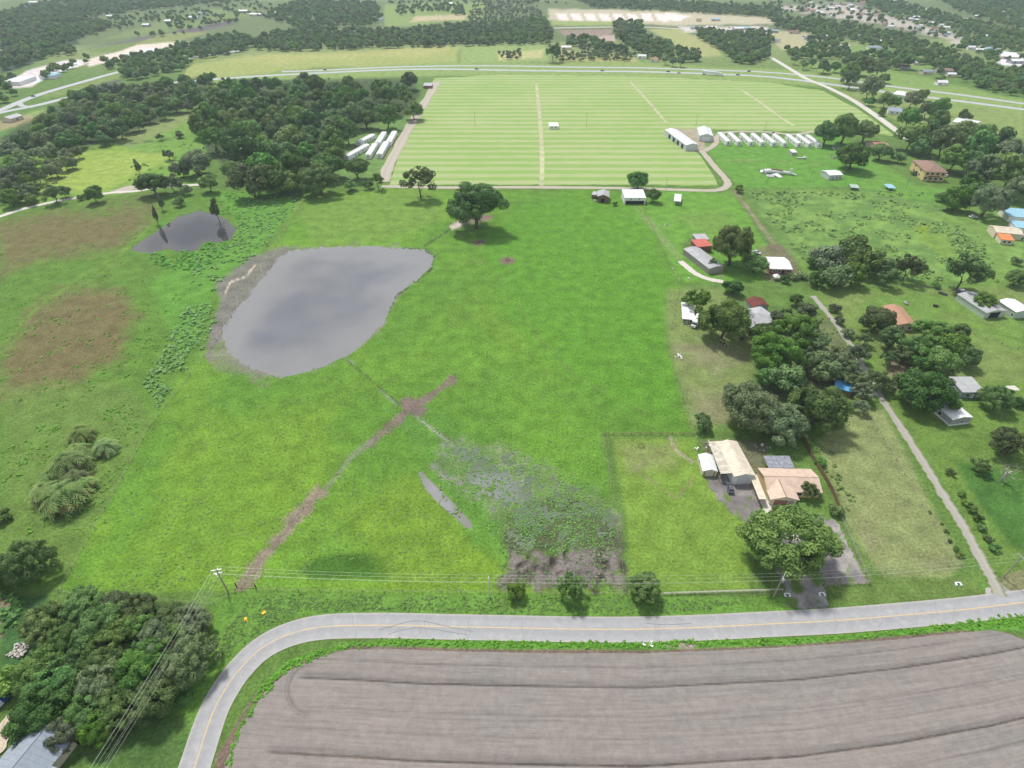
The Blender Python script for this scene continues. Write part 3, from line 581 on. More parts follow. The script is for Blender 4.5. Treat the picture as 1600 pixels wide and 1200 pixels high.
# water
def water(name, rough, spec=1.0):
    m, t, b, l = newmat(name); v = objco(t, l); g = noise(t, l, objco(t, l, (1, .4, 1)), .9, 4); at = N(t, 'ShaderNodeAttribute', _attribute_name='Col'); l.new(at.outputs['Color'], b.inputs['Base Color']); b.inputs['Roughness'].default_value = rough; b.inputs['IOR'].default_value = 1.33; b.inputs['Specular IOR Level'].default_value = spec
    bump(t, l, b, g, .05, .05); return m
M['pond'] = water('silty_pond_water', .06)
M['pond2'] = water('dark_pond_water', .02)
M['flood'] = water('flood_water', .1, .6)
def off(P, k):
    cx = sum(p[0] for p in P)/len(P); cy = sum(p[1] for p in P)/len(P); return [(cx+(x-cx)*k, cy+(y-cy)*k) for x, y in P]
def depthcol(P0, deep, shallow, w, ns=40, na=.5):
    def f(P, x, y):
        e = smooth(-sdpoly(P0, P[:, 0], P[:, 1])/w + (fbm(x, y, ns*.4, 4, 71)-.5)*1.2); n = smooth((fbm(x, y, ns, 4, 73)-.5)/.4+.5)*na
        k = np.clip(e*(1-n), 0, 1)[:, None]; return np.array(shallow)*(1-k)+np.array(deep)*k
    return f
sheet('pond', off(POND, 1.12), 4, 0, 'pond', depthcol(POND, (.085, .093, .120), (.205, .207, .205), 70, 55, .6)); sheet('pond', off(POND2, 1.12), 6, 0, 'pond2', depthcol(POND2, (.035, .038, .046), (.07, .07, .066), 14, 20, .4))  # small pond: mirrored trees are put into its dark base colour
sheet('flood_water', off(MARP, 1.06), 4, .06, 'flood', noisy((.11, .15, .09), (.20, .21, .21), 14, 75)); sheet('flood_water', [(645, 725), (665, 725), (745, 815), (740, 835), (720, 832), (655, 765)], 5, -.05, 'flood', noisy((.19, .20, .17), (.25, .25, .255), 9, 76))
# ------------------------------------------------------------------ vegetation
def leafquads(c, n, s, asp=1.35, r=rng):
    """one bent-free leaf spray per centre c, facing n, of size s"""
    n = n/np.maximum(np.linalg.norm(n, axis=1, keepdims=True), 1e-6)
    a = r.normal(size=n.shape); u = np.cross(n, a); u /= np.maximum(np.linalg.norm(u, axis=1, keepdims=True), 1e-6); w = np.cross(n, u)
    s = s[:, None]; u = u*s*.5*asp; w = w*s*.5
    V = np.stack([c-u, c+w*.9-u*.15, c+u, c-w*.9-u*.15], 1).reshape(-1, 3)
    return V, np.arange(len(V), dtype=np.int32).reshape(-1, 4)
def leafmesh(name, V, Q, tint, mat):
    me = mesh_np(name, V, Q); a = me.attributes.new('tint', 'FLOAT', 'POINT'); a.data.foreach_set('value', np.repeat(tint, 4).astype(np.float32)[:len(me.vertices)]); me.materials.append(mat); return me
def crown_mesh(name, seed, ncl, nleaf, leaf, zs=.78, gap=.0, low=-.45, mat='oakleaf', rmin=.42, rmax=.80, cr=(.20, .36)):
    r = np.random.default_rng(seed); P = []
    while len(P) < ncl:
        d = r.normal(size=3); d /= np.linalg.norm(d)
        if d[2] < low: continue
        k = r.uniform(rmin, rmax)*(1-.22*vnoise(d[0]*3+5, d[1]*3+5, 1, seed)); rad = r.uniform(*cr)
        P.append((d[0]*k*1.05, d[1]*k*1.05, d[2]*k*zs+.02, rad))
    P = np.array(P); wgt = P[:, 3]**2; ci = r.choice(len(P), nleaf, p=wgt/wgt.sum())
    d = r.normal(size=(nleaf, 3)); d[:, 2] += .35; d /= np.linalg.norm(d, axis=1, keepdims=True)
    c = P[ci, :3] + d*P[ci, 3:4]*r.uniform(.70, 1.06, (nleaf, 1))*np.array([1, 1, .85]); nrm = d + r.normal(size=(nleaf, 3))*.30
    s = leaf*r.uniform(.6, 1.35, nleaf)
    ct = r.uniform(0, 1, len(P)); tint = np.clip(.5*ct[ci] + .5*r.uniform(0, 1, nleaf), 0, 1)
    if gap: k = vnoise(c[:, 0]*4, c[:, 1]*4+c[:, 2]*3, 1, seed+2) > gap; c, nrm, s, tint = c[k], nrm[k], s[k], tint[k]
    V, Q = leafquads(c, nrm, s, r=r); return leafmesh(name, V, Q, tint, M[mat])
def trunk_mesh(name, seed, nl=5, h=1.0, r0=.075, mat='bark', spread=.5, levels=2, thick=1.0):
    """tapered trunk up to z=h with limbs; unit crown radius 1 sits around z=h"""
    r = random.Random(seed); V = []; Fc = []
    def limb(p, d, ln, r0_, r1, seg, kids):
        nonlocal V, Fc
        P = [Vector(p)]; dd = Vector(d).normalized()
        for i in range(seg):
            dd = (dd + Vector((r.uniform(-.25, .25), r.uniform(-.25, .25), r.uniform(-.05, .2)))).normalized(); P.append(P[-1]+dd*ln/seg)
        for i, q in enumerate(P):
            rr = r0_+(r1-r0_)*i/seg; t_ = (P[min(i+1, seg)]-P[max(i-1, 0)]).normalized(); a = t_.orthogonal().normalized(); b_ = t_.cross(a)
            base = len(V)
            for k in range(5): V.append(tuple(q + (a*math.cos(k*1.2566)+b_*math.sin(k*1.2566))*rr))
            if i: Fc += [(base-5+k, base-5+(k+1) % 5, base+(k+1) % 5, base+k) for k in range(5)]
        if kids:
            for k in range(kids):
                az = 6.283*(k+r.random()*.6)/kids; q = P[-1] if k % 2 else P[-2]
                limb(q, (math.cos(az)*spread*1.6, math.sin(az)*spread*1.6, r.uniform(.35, .9)), ln*.75, r1*.75, r1*.18, 3, kids-2 if kids > 3 and levels > 1 else 0)
    limb((0, 0, -.05), (0, 0, 1), h*.62, r0*thick, r0*.6*thick, 3, nl)
    me = mesh_np(name, V, Fc); me.materials.append(M[mat]); return me
CR = dict(
 oak=[crown_mesh('oak_crown', 11+i, 60, 10500, .075, .74+.06*i, cr=(.16, .32)) for i in range(4)],
 near=[crown_mesh('large_oak_crown', 21+i, 90, 28000, .044, .78, .26, cr=(.11, .25), rmin=.42, rmax=.9) for i in range(3)],
 open=[crown_mesh('open_crown', 31+i, 40, 6000, .072, .85, .28, -.5, cr=(.13, .26), rmin=.35, rmax=.9) for i in range(3)],
 mass=[crown_mesh('wood_crown', 51+i, 30, 3400, .115, .85, 0, -.5) for i in range(4)],
 low=[crown_mesh('far_crown', 71+i, 16, 900, .20, .85, 0, -.5, cr=(.26, .42), rmin=.35, rmax=.62) for i in range(3)],
 tall=[crown_mesh('slender_crown', 91+i, 18, 900, .16, 1.0, .12, -.9, cr=(.18, .36), rmin=.2, rmax=.75) for i in range(2)],
 bush=[crown_mesh('bush_crown', 101+i, 16, 900, .17, .8, 0, -.4, cr=(.22, .42), rmin=.3, rmax=.66) for i in range(3)])
TK = dict(oak=trunk_mesh('oak_trunk', 3), thin=trunk_mesh('thin_trunk', 5, 3, 1.0, .05, spread=.35), dead=trunk_mesh('dead_trunk', 8, 6, 1.25, .085, 'deadwood', .62, 2))
KIND = {  # crown set, material, name, trunk, centre height / R, z stretch
 'oak': ('oak', 'oakleaf', 'oak_tree', 'oak', .68, .92), 'grey': ('oak', 'greyleaf', 'mossy_oak_tree', 'oak', .68, .9),
 'open': ('open', 'oakleaf', 'broadleaf_tree', 'thin', .85, 1.0), 'opengrey': ('open', 'greyleaf', 'broadleaf_tree', 'thin', .8, .95), 'light': ('open', 'lightleaf', 'broadleaf_tree', 'thin', .8, 1.0),
 'mass': ('mass', 'oakleaf', 'broadleaf_tree', 'thin', .8, 1.0), 'massgrey': ('mass', 'greyleaf', 'broadleaf_tree', 'thin', .75, .95), 'masslight': ('mass', 'lightleaf', 'broadleaf_tree', 'thin', .75, .95),
 'pale': ('mass', 'paleleaf', 'willow_tree', 'thin', .9, 1.0), 'tall': ('tall', 'greyleaf', 'cypress_tree', 'thin', 2.4, 2.5), 'bush': ('bush', 'oakleaf', 'bush', 'thin', .6, .9), 'lbush': ('bush', 'lightleaf', 'bush', 'thin', .6, .9), 'pbush': ('bush', 'paleleaf', 'bush', 'thin', .6, .9)}
def tree(kind, px, py, rp, label, group=None, hs=1.0, cat=None):
    cs, mat, nm, tk, ch, zs = KIND[kind]
    if cs == 'oak' and rp > 25: cs = 'near'
    R = rp*1.12/PXM(py)
    z = ch*R*hs; R *= (HC-z)/HC; p = G(px, py, z)
    o = thing(nm, label, cat or ('bush' if nm == 'bush' else 'tree'), (p.x, p.y, .05), random.uniform(0, 6.28), group)
    c = link('crown', random.choice(CR[cs]), o); c.location = (0, 0, z); c.scale = (R*random.uniform(.88, 1.18), R*random.uniform(.88, 1.18), R*zs*random.uniform(.88, 1.18)); c.rotation_euler = (random.uniform(-.12, .12), random.uniform(-.12, .12), 0)
    if mat != 'oakleaf': c.material_slots[0].link = 'OBJECT'; c.material_slots[0].material = M[mat]
    t = link('trunk', TK[tk], o); k = R if kind not in ('tall',) else R*1.6; t.scale = (k, k, z)
    return o
T = tree
# the lone and named trees
T('oak', 742, 322, 44, 'wide spreading oak alone at the pasture top beside the corral')
T('open', 655, 282, 25, 'open-crowned tree beside the widest oak on the hay field lane', hs=1.1)
T('oak', 557, 262, 19, 'dark tree in front of the mobile homes beside the wood', hs=1.2)
T('open', 590, 281, 12, 'slender tree at the foot of the sandy track by the hay field', hs=1.3)
T('bush', 547, 290, 13, 'bush below the dark tree near the white mobile homes')
T('bush', 575, 288, 10, 'low bush between the slender tree and the wood')
T('oak', 997, 283, 16, 'small round tree on the lane behind the white barn')
T('oak', 1021, 306, 13, 'round tree at the end of the white open-front barn')
T('bush', 961, 318, 5, 'small bush beside the brown barn')
T('bush', 1156, 295, 9, 'dark bush at the corner of the sandy farm lane')
T('oak', 1147, 384, 37, 'big dark oak over the long shed with the red roof section', hs=1.1)
T('oak', 1180, 412, 19, 'lower oak between the long shed and the pale metal-roofed house')
T('open', 1112, 412, 9, 'small tree at the near end of the long shed')
T('oak', 1146, 449, 15, 'dark conical tree on the lane above the camper')
T('open', 1090, 470, 20, 'thin leafy tree behind the open carport')
T('bush', 1226, 437, 9, 'clipped round bush in front of the pale metal-roofed house')
T('bush', 1238, 432, 8, 'second clipped bush nearer the fence by the pale metal-roofed house')
T('pbush', 1254, 430, 9, 'grey-green bush by the fence corner')
T('oak', 1133, 503, 36, 'broad round oak beside the white camper truck', hs=1.05)
T('bush', 1097, 659, 17, 'bushy tree at the corner where the pasture fence turns')
T('grey', 1178, 640, 47, 'grey-green oak behind the cream metal garage', hs=.9)
T('grey', 1222, 662, 40, 'mossy oak above the patchy grey roof', hs=.9)
T('oak', 1278, 640, 46, 'leafy green oak east of the mossy oaks by the brown fence', hs=.9)
T('oak', 1238, 845, 63, 'large dark oak over the driveway before the tan-roofed house', hs=1.0)
T('open', 1264, 766, 16, 'small tree in the yard against the tan roof')
T('bush', 1308, 797, 13, 'round bush at the fence corner beside the tan-roofed house')
T('bush', 1283, 722, 9, 'bush on the brown fence behind the tan-roofed house')
T('lbush', 1243, 700, 5, 'small shrub on the lawn behind the tan-roofed house')
T('oak', 1008, 919, 26, 'rounded roadside tree right of the muddy corner')
T('oak', 807, 924, 17, 'small dark tree on the road verge below the mud', hs=.9)
T('light', 893, 920, 23, 'pale green young tree on the road verge below the mud')
T('oak', 1450, 612, 42, 'large oak leaning over the white mobile home', hs=.9)
T('oak', 1371, 500, 25, 'oak at the west end of the brown-roofed house')
T('open', 1510, 424, 32, 'spreading open oak above the boat shed')
T('open', 1539, 470, 17, 'small tree in front of the boat shed roof')
T('oak', 1588, 434, 17, 'oak at the frame edge above the pale green shed')
T('oak', 1556, 622, 26, 'oak by the sandy drive east of the grey-roofed mobile home')
T('oak', 1594, 630, 10, 'small crown at the frame edge above the sandy drive')
T('oak', 1576, 690, 30, 'dark oak above the bare dead tree')
T('open', 1535, 728, 14, 'sparse low tree left of the bare dead tree')
T('bush', 1484, 738, 8, 'first shrub of the row along the gravel lane, furthest from the road')
T('bush', 1590, 408, 9, 'bush below the orange tarp shed')
T('bush', 1464, 446, 7, 'rust-tinged bush beside the upturned boat')
T('oak', 1378, 237, 17, 'bushy tree in front of the brown ranch house')
T('bush', 1428, 270, 5, 'small bush left of the yellow two-storey house')
T('bush', 1405, 246, 12, 'leafy bush between the ranch house and the yellow house')
T('oak', 1292, 207, 20, 'left crown of the clump at the end of the row of mobile homes', hs=1.2)
T('oak', 1322, 200, 24, 'tallest crown of the clump at the end of the row of mobile homes', hs=1.2)
T('oak', 1353, 204, 19, 'right crown of the clump at the end of the row of mobile homes', hs=1.2)
T('oak', 1334, 244, 25, 'round oak behind the white cabin with the carport')
T('light', 865, 80, 12, 'bright yellow-green tree beside the highway', hs=1.3)
T('light', 973, 58, 13, 'tall bright yellow-green tree in the far tree line', hs=1.5)
T('tall', 213, 259, 5, 'narrow tree standing alone in the light green meadow')
T('tall', 336, 324, 8, 'narrow tree at the right end of the small dark pond')
T('tall', 241, 335, 6, 'slim leaning tree on the bank left of the small dark pond')
T('tall', 249, 314, 5.5, 'slim tree behind the leaning one left of the small dark pond')
T('oak', 237, 287, 23, 'dark round tree over the white road above the small pond')
T('bush', 280, 315, 10, 'round bush between the white road and the small pond')
T('opengrey', 268, 287, 15, 'grey-green tree beside the dark round tree on the white road')
T('grey', 305, 254, 24, 'grey-green broad tree above the white road bend')
T('massgrey', 282, 265, 15, 'smaller grey crown left of the broad grey-green tree')
T('mass', 325, 285, 16, 'dark tree at the white road next to the big wood')
T('massgrey', 290, 297, 9, 'palmlike pale crown beside the white road')
T('opengrey', 262, 242, 9, 'thin pale tree in the meadow above the grey-green trees')
T('bush', 281, 210, 8, 'small round tree at the left tip of the big wood')
T('opengrey', 250, 214, 6, 'faint grey shrub in the light meadow')
T('open', 82, 303, 15, 'dark double-stemmed tree on the far side of the white road')
T('mass', 100, 300, 10, 'right-hand neighbour of the dark tree on the white road')
T('mass', 146, 303, 15, 'green and rust bushy tree on the white road')
T('bush', 126, 309, 6, 'little shrub on the white road beside the rusty bush')
T('bush', 48, 311, 13, 'grey-green bushes at the left part of the white road')
T('mass', 14, 308, 16, 'tree at the left frame edge by the white road')
T('oak', 45, 880, 42, 'large dark tree at the left frame edge below the palms', hs=.9)
T('oak', 4, 895, 24, 'dark crown cut by the left frame edge')
T('bush', 2, 808, 14, 'brownish bush at the left frame edge beside the palms')
T('lbush', 12, 1068, 26, 'bright yellow-green bush beside the blue car')
for x, y, r in ((1503, 771, 7), (1512, 785, 8), (1520, 797, 8), (1528, 810, 8), (1535, 824, 8), (1546, 842, 8), (1555, 857, 9)):
    T('bush', x, y, r, 'young citrus tree in the row along the right side of the gravel lane', 'young citrus trees along the gravel lane')
for x, y, r in ((1452, 800, 3), (1478, 830, 4), (1484, 845, 4), (1494, 858, 6), (1500, 868, 6), (1472, 818, 3)):
    T('bush', x, y, r, 'small shrub between the mown paddock and the gravel lane', 'shrubs between the mown paddock and the gravel lane')
# groups of neighbours
def clump(L, label, group):
    xs = sorted(q[1] for q in L); ys = sorted(q[2] for q in L)
    for k, x, y, r in L:
        h = 'upper' if y < ys[len(ys)//3] else 'lower' if y > ys[len(ys)*2//3] else 'middle'; v = 'west' if x < xs[len(xs)//3] else 'east' if x > xs[len(xs)*2//3] else 'central'
        T(k, x, y, r*1.12, f"{'grey-green' if 'grey' in k else 'pale green' if 'light' in k else 'dark green'} {'airy' if 'open' in k else 'round'} crown, {h} {v}, {group}", group)
clump([('massgrey', 1293, 404, 24), ('massgrey', 1306, 432, 20), ('mass', 1328, 394, 22), ('mass', 1348, 408, 22), ('mass', 1375, 412, 17), ('open', 1388, 432, 16), ('open', 1420, 418, 20), ('mass', 1278, 436, 12), ('mass', 1335, 428, 18), ('mass', 1270, 410, 8)],
      'one of the crowded oaks along the fence below the weedy field', 'oaks along the fence below the weedy field')
clump([('mass', 1395, 528, 20), ('open', 1428, 545, 22), ('oak', 1458, 520, 24), ('mass', 1488, 540, 22), ('oak', 1512, 560, 18), ('oak', 1470, 565, 22), ('mass', 1440, 560, 18), ('open', 1412, 555, 16), ('mass', 1500, 520, 14), ('open', 1390, 560, 12)],
      'one of the oaks in the grove below the brown-roofed house', 'oaks in the grove below the brown-roofed house')
clump([('oak', 1210, 556, 34), ('mass', 1193, 525, 20), ('oak', 1245, 520, 28), ('massgrey', 1222, 500, 15), ('masslight', 1228, 488, 10), ('massgrey', 1262, 485, 14), ('opengrey', 1272, 530, 22), ('massgrey', 1288, 575, 24), ('mass', 1232, 592, 24), ('opengrey', 1262, 560, 20), ('mass', 1205, 590, 18), ('massgrey', 1310, 560, 18), ('mass', 1245, 468, 10)],
      'one of the trees in the dense garden grove right of the grey-roofed house', 'trees in the garden grove right of the grey-roofed house')
clump([('opengrey', 1322, 575, 19), ('opengrey', 1342, 553, 17), ('opengrey', 1368, 595, 17), ('opengrey', 1350, 612, 16), ('opengrey', 1384, 600, 14), ('opengrey', 1335, 595, 16), ('massgrey', 1312, 500, 7), ('opengrey', 1352, 530, 12), ('opengrey', 1345, 635, 12), ('massgrey', 1305, 482, 7), ('massgrey', 1326, 520, 8)],
      'grey-green small tree overhanging the top of the gravel lane', 'grey-green trees along the upper gravel lane')
clump([('mass', 1425, 212, 20), ('mass', 1450, 205, 18), ('mass', 1478, 222, 22), ('masslight', 1505, 206, 18), ('mass', 1492, 246, 20), ('mass', 1532, 228, 22), ('mass', 1562, 224, 22), ('massgrey', 1592, 238, 22), ('massgrey', 1546, 268, 24), ('mass', 1580, 268, 26), ('mass', 1518, 256, 18), ('massgrey', 1594, 296, 20), ('mass', 1468, 190, 16), ('mass', 1440, 232, 12), ('mass', 1420, 185, 14), ('masslight', 1540, 205, 12), ('mass', 1508, 180, 8), ('mass', 1520, 283, 14)],
      'one of the oaks crowding round the yellow two-storey house', 'oaks round the yellow two-storey house')
clump([('oak', 1495, 312, 19), ('grey', 1546, 314, 28), ('mass', 1516, 300, 14), ('mass', 1472, 307, 8)], 'one of the dark oaks just above the blue-roofed boat barn', 'dark oaks above the blue roofs')
clump([('mass', 1288, 103, 10), ('mass', 1328, 112, 15), ('mass', 1348, 103, 13), ('mass', 1372, 106, 13), ('open', 1330, 124, 12), ('massgrey', 1360, 138, 16), ('mass', 1385, 157, 11), ('mass', 1360, 158, 7), ('massgrey', 1426, 155, 13), ('mass', 1450, 172, 13), ('mass', 1470, 165, 12), ('mass', 1382, 122, 7), ('mass', 1305, 104, 8), ('mass', 1400, 160, 9), ('mass', 1442, 148, 9), ('mass', 1378, 176, 5), ('bush', 1470, 122, 6), ('mass', 1416, 95, 11), ('mass', 1404, 92, 8)],
      'one of the roadside trees near the highway crossing', 'trees near the highway crossing')
clump([('low', 0, 0, 0)][:0], '', '')
def fill(poly, step, kinds, label, group, rr=.62, jit=.35, maxn=999, hs=1.0):
    n = 0; ys = [p[1] for p in poly]; xs = [p[0] for p in poly]; y = min(ys); row = 0
    while y < max(ys):
        st = step*PXM(y)/PXM(sum(ys)/len(ys)); x = min(xs) + (st/2 if row % 2 else 0)
        while x < max(xs):
            qx = x+random.uniform(-jit, jit)*st; qy = y+random.uniform(-jit, jit)*st*.6
            if inpoly(poly, qx, qy) and n < maxn:
                kd = random.choice(kinds); sz = random.uniform(.78, 1.28); fx_ = (qx-min(xs))/(max(xs)-min(xs)); fy_ = (qy-min(ys))/(max(ys)-min(ys))
                lb = f"{'pale grey-green' if 'grey' in kd else 'loose airy' if kd == 'open' else 'feathery pale' if kd == 'pale' else 'yellow-green' if 'light' in kd else 'dark'} {'small' if sz < .93 else 'large' if sz > 1.13 else 'middling'} crown at the {'far' if fy_ < .25 else 'near' if fy_ > .75 else 'upper' if fy_ < .5 else 'lower'} {'west' if fx_ < .2 else 'centre-west' if fx_ < .4 else 'centre' if fx_ < .6 else 'centre-east' if fx_ < .8 else 'east'} of {label}"
                T(kd, qx, qy, st*rr*sz, lb, group, hs=hs); n += 1
            x += st
        y += st*.66; row += 1
    return n
WOODA = [(298, 185), (318, 150), (352, 128), (370, 135), (420, 125), (470, 122), (560, 128), (610, 125), (650, 122), (655, 150), (643, 180), (600, 182), (555, 205), (530, 222), (520, 250), (505, 288), (450, 292), (405, 290), (368, 278), (335, 240), (310, 222)]
n1 = fill(WOODA, 28, ['mass']*7+['open', 'oak', 'oak'], 'the wood beside the mobile homes', 'trees in the wood left of the mobile homes')
WOODB = [(0, 212), (60, 196), (80, 172), (140, 138), (250, 130), (335, 118), (332, 150), (300, 162), (250, 186), (185, 208), (120, 228), (60, 235), (0, 238)]
n2 = fill(WOODB, 21, ['mass']*6+['massgrey', 'mass', 'oak'], 'the long wood by the meadow', 'trees in the long wood at the left')
WOODC = [(0, 238), (60, 232), (125, 228), (118, 255), (85, 275), (60, 300), (0, 310)]
n3 = fill(WOODC, 20, ['pale', 'pale', 'pale', 'masslight', 'massgrey', 'opengrey'], 'the willows under the long wood', 'pale trees below the long wood', rr=.55)
WOODD = [(60, 955), (120, 945), (200, 950), (290, 945), (325, 960), (312, 1020), (300, 1090), (285, 1110), (222, 1105), (180, 1130), (130, 1160), (75, 1150), (50, 1110), (45, 1060), (75, 1010)]
n4 = fill(WOODD, 50, ['oak', 'oak', 'oak', 'grey', 'oak'], 'the wood at the road bend', 'oaks in the wood at the bend of the road', rr=.66)
print('trees', n1, n2, n3, n4)
# bare dead tree
p = G(1566, 752, 0); o = thing('dead_tree', 'bare grey dead tree with forked branches on the lawn', 'tree', (p.x, p.y, 0), 1.0); t = link('trunk', TK['dead'], o); t.scale = (6.2, 6.2, 5.6)
# palms
def frond_mesh(seed, n=85):
    r = np.random.default_rng(seed); V = []; Qs = []; tn = []
    for i in range(n):
        az = r.uniform(0, 6.283); el = r.uniform(-.5, 1.45); ln = r.uniform(.75, 1.05)
        d = np.array([math.cos(az), math.sin(az)]); side = np.array([-d[1], d[0]]); pts = []
        for k in range(6):
            s = k/5; pts.append(np.array([*(d*ln*s*math.cos(el)*1.0 + d*ln*.25*s*s), ln*(s*math.sin(el) - .75*s*s)]))
        for k in range(5):
            for sg in (-1, 1):
                for q in range(2):
                    a = pts[k]*(1-q*.5)+pts[k+1]*q*.5; dirv = np.array([*(side*sg), -.35])*.17*(1-.5*abs(k/5-.3)) + (pts[k+1]-pts[k])*.55
                    w_ = (pts[k+1]-pts[k])*.30; b0 = len(V); V += [a, a+w_, a+w_*.6+dirv, a+dirv]; Qs.append((b0, b0+1, b0+2, b0+3)); tn.append(r.uniform(0, .6)+.4*(i/n))
    return leafmesh('palm_fronds', np.array(V), np.array(Qs), np.array(tn), M['palmleaf'])
PF = [frond_mesh(201), frond_mesh(202)]
for x, y, r, lb in ((122, 672, 17, 'palm at the top of the cabbage palm clump, dark blue-green head'), (118, 700, 15, 'palm just under the topmost one in the cabbage palm clump'), (103, 716, 24, 'broad palm in the middle of the cabbage palm clump'), (160, 694, 15, 'brown-tipped palm set apart on the right of the clump'), (131, 752, 14, 'small yellowish palm on the lower right of the clump'), (76, 742, 15, 'left-hand palm of the clump, half hidden'), (94, 768, 27, 'large front palm of the cabbage palm clump with dry skirt'), (66, 764, 20, 'front left palm of the clump with orange seed head'), (115, 742, 16, 'palm wedged between the middle and front palms')):
    R = r/PXM(y)*1.15; z = R*1.0; q = G(x, y, z); o = thing('palm_tree', lb, 'palm tree', (q.x, q.y, 0), random.uniform(0, 6), 'cabbage palms in the left marsh')
    c = link('crown', random.choice(PF), o); c.location = (0, 0, z); c.scale = (R, R, R*1.05)
    s = link('dry_skirt', PF[0], o); s.location = (0, 0, z*.72); s.scale = (R*.8, R*.8, R*.5); s.material_slots[0].link = 'OBJECT'; s.material_slots[0].material = M['brownleaf']; s.rotation_euler = (0, 0, 2)
    t = link('trunk', TK['thin'], o); t.scale = (R*1.5, R*1.5, z)
# undergrowth nobody could count
M['verge'] = leaf_mat('lush_verge_leaves', (.10, .28, .035), (.20, .44, .06), .06)
def tufts(name, polys, step, size, nleaf, mat, h=.5, thr=0, nscale=12, seed=1, spread=.8, k=.8):
    X = []; Y = []; Ss = []
    for poly in polys:
        x0 = min(p[0] for p in poly); x1 = max(p[0] for p in poly); y0 = min(p[1] for p in poly); y1 = max(p[1] for p in poly)
        n = int((x1-x0)*(y1-y0)/(step*step)); x = rng.uniform(x0, x1, n); y = rng.uniform(y0, y1, n); s = sdpoly(poly, x, y); kk = (s < rng.uniform(-4, 1, n)) & (sdpoly(POND, x, y) > 2) & (sdpoly(POND2, x, y) > 1); X.append(x[kk]); Y.append(y[kk])
    X = np.concatenate(X); Y = np.concatenate(Y); wx, wy = Gn(X, Y)
    f = fbm(wx, wy, nscale, 3, seed); kk = f > thr; wx, wy, f = wx[kk], wy[kk], f[kk]; n = len(wx)
    sz = size*rng.uniform(.55, 1.3, n)
    d = rng.normal(size=(n, nleaf, 3)); d[:, :, 2] = np.abs(d[:, :, 2])+.25; d /= np.linalg.norm(d, axis=2, keepdims=True)
    c = np.stack([wx, wy, np.full(n, .08)], 1)[:, None, :] + d*sz[:, None, None]*np.array([spread, spread, h])*rng.uniform(.6, 1.05, (n, nleaf, 1))
    c = c.reshape(-1, 3); nr = (d + np.array([0, 0, .7]) + rng.normal(size=d.shape)*.35).reshape(-1, 3); ls = np.repeat(sz*k, nleaf)*rng.uniform(.6, 1.3, n*nleaf)
    V, Q = leafquads(c, nr, ls); tint = np.repeat(rng.uniform(0, 1, n), nleaf)*.6+rng.uniform(0, .4, n*nleaf)
    o = link(name, leafmesh(name, V, Q, tint, M[mat])); tag(o, kind='stuff'); return len(Q)
nq = 0
nq += tufts('weeds', [[(330, 372), (368, 360), (400, 402), (370, 420), (345, 440), (330, 470), (340, 500), (318, 545), (250, 640), (225, 600), (290, 480), (300, 400)], [(370, 300), (478, 304), (440, 350), (412, 395), (375, 380), (366, 345)]], 4.6, 1.15, 9, 'verge', .7, .30, 14, 3)
nq += tufts('weeds', [[(225, 395), (300, 392), (330, 374), (372, 380), (360, 400), (300, 425), (240, 420)], [(330, 300), (372, 302), (375, 345), (345, 335)]], 4.5, 1.2, 9, 'verge', .7, .25, 14, 4)
nq += tufts('undergrowth', [[(0, 345), (200, 320), (240, 330), (210, 390), (90, 560), (0, 600)], [(60, 560), (230, 420), (300, 480), (200, 660), (60, 680)], [(0, 620), (230, 640), (150, 840), (0, 840)]], 9, .75, 5, 'weeds', .6, .48, 10, 5)
nq += tufts('weeds', [[(1170, 302), (1480, 302), (1500, 330), (1560, 420), (1480, 440), (1290, 430), (1250, 400), (1215, 370)]], 5.2, 1.35, 8, 'weeds', .7, .52, 16, 6)
nq += tufts('weeds', [[(1500, 360), (1530, 400), (1560, 440), (1545, 440), (1500, 400), (1480, 370)], [(1165, 298), (1400, 300), (1480, 304), (1400, 308), (1165, 304)]], 4, 1.4, 9, 'weeds', .8, .2, 14, 7)
nq += tufts('verge_weeds', [[(400, 928), (980, 934), (1220, 938), (1050, 958), (800, 959), (560, 954), (470, 960), (410, 985), (350, 1035), (335, 1000)]], 3.6, .5, 6, 'verge', .45, .30, 6, 8)
nq += tufts('verge_weeds', [[(352, 1198), (374, 1130), (412, 1070), (452, 1032), (522, 1008), (620, 998), (800, 1002), (1000, 1003), (1250, 997), (1400, 985), (1600, 958), (1600, 982), (1540, 980), (1400, 994), (1200, 1008), (1000, 1012), (700, 1011), (600, 1008), (520, 1020), (440, 1056), (378, 1138), (362, 1198)]], 3.2, .55, 6, 'verge', .7, .1, 6, 9)
nq += tufts('undergrowth', [WOODC, [(200, 235), (300, 215), (330, 240), (300, 290), (200, 300)]], 9, 1.6, 7, 'weeds', .7, .5, 14, 10)
nq += tufts('undergrowth', [WOODA, WOODB], 9, 2.2, 6, 'oakleaf', .9, .1, 14, 11)
nq += tufts('undergrowth', [WOODD, [(0, 930), (30, 930), (60, 985), (0, 990)]], 8, 1.1, 8, 'oakleaf', .9, .3, 6, 12)
nq += tufts('grass_tussocks', [PAST], 7.5, .45, 5, 'weeds', .5, .46, 9, 13)
nq += tufts('mud_tussocks', [[(780, 830), (968, 830), (976, 920), (775, 920)], [(800, 780), (950, 780), (970, 850), (800, 866)]], 6, .5, 6, 'oakleaf', .6, .46, 5, 17)
nq += tufts('grass_tussocks', [[(680, 690), (800, 700), (950, 770), (960, 850), (860, 870), (780, 850), (700, 770)]], 3.2, .33, 5, 'verge', .8, .42, 5, 14)
nq += tufts('undergrowth', [[(1180, 480), (1290, 480), (1400, 610), (1360, 640), (1200, 610)], [(1262, 690), (1290, 700), (1345, 800), (1330, 810)], [(1290, 690), (1310, 720), (1295, 740)]], 9, .9, 6, 'weeds', .7, .45, 6, 15)
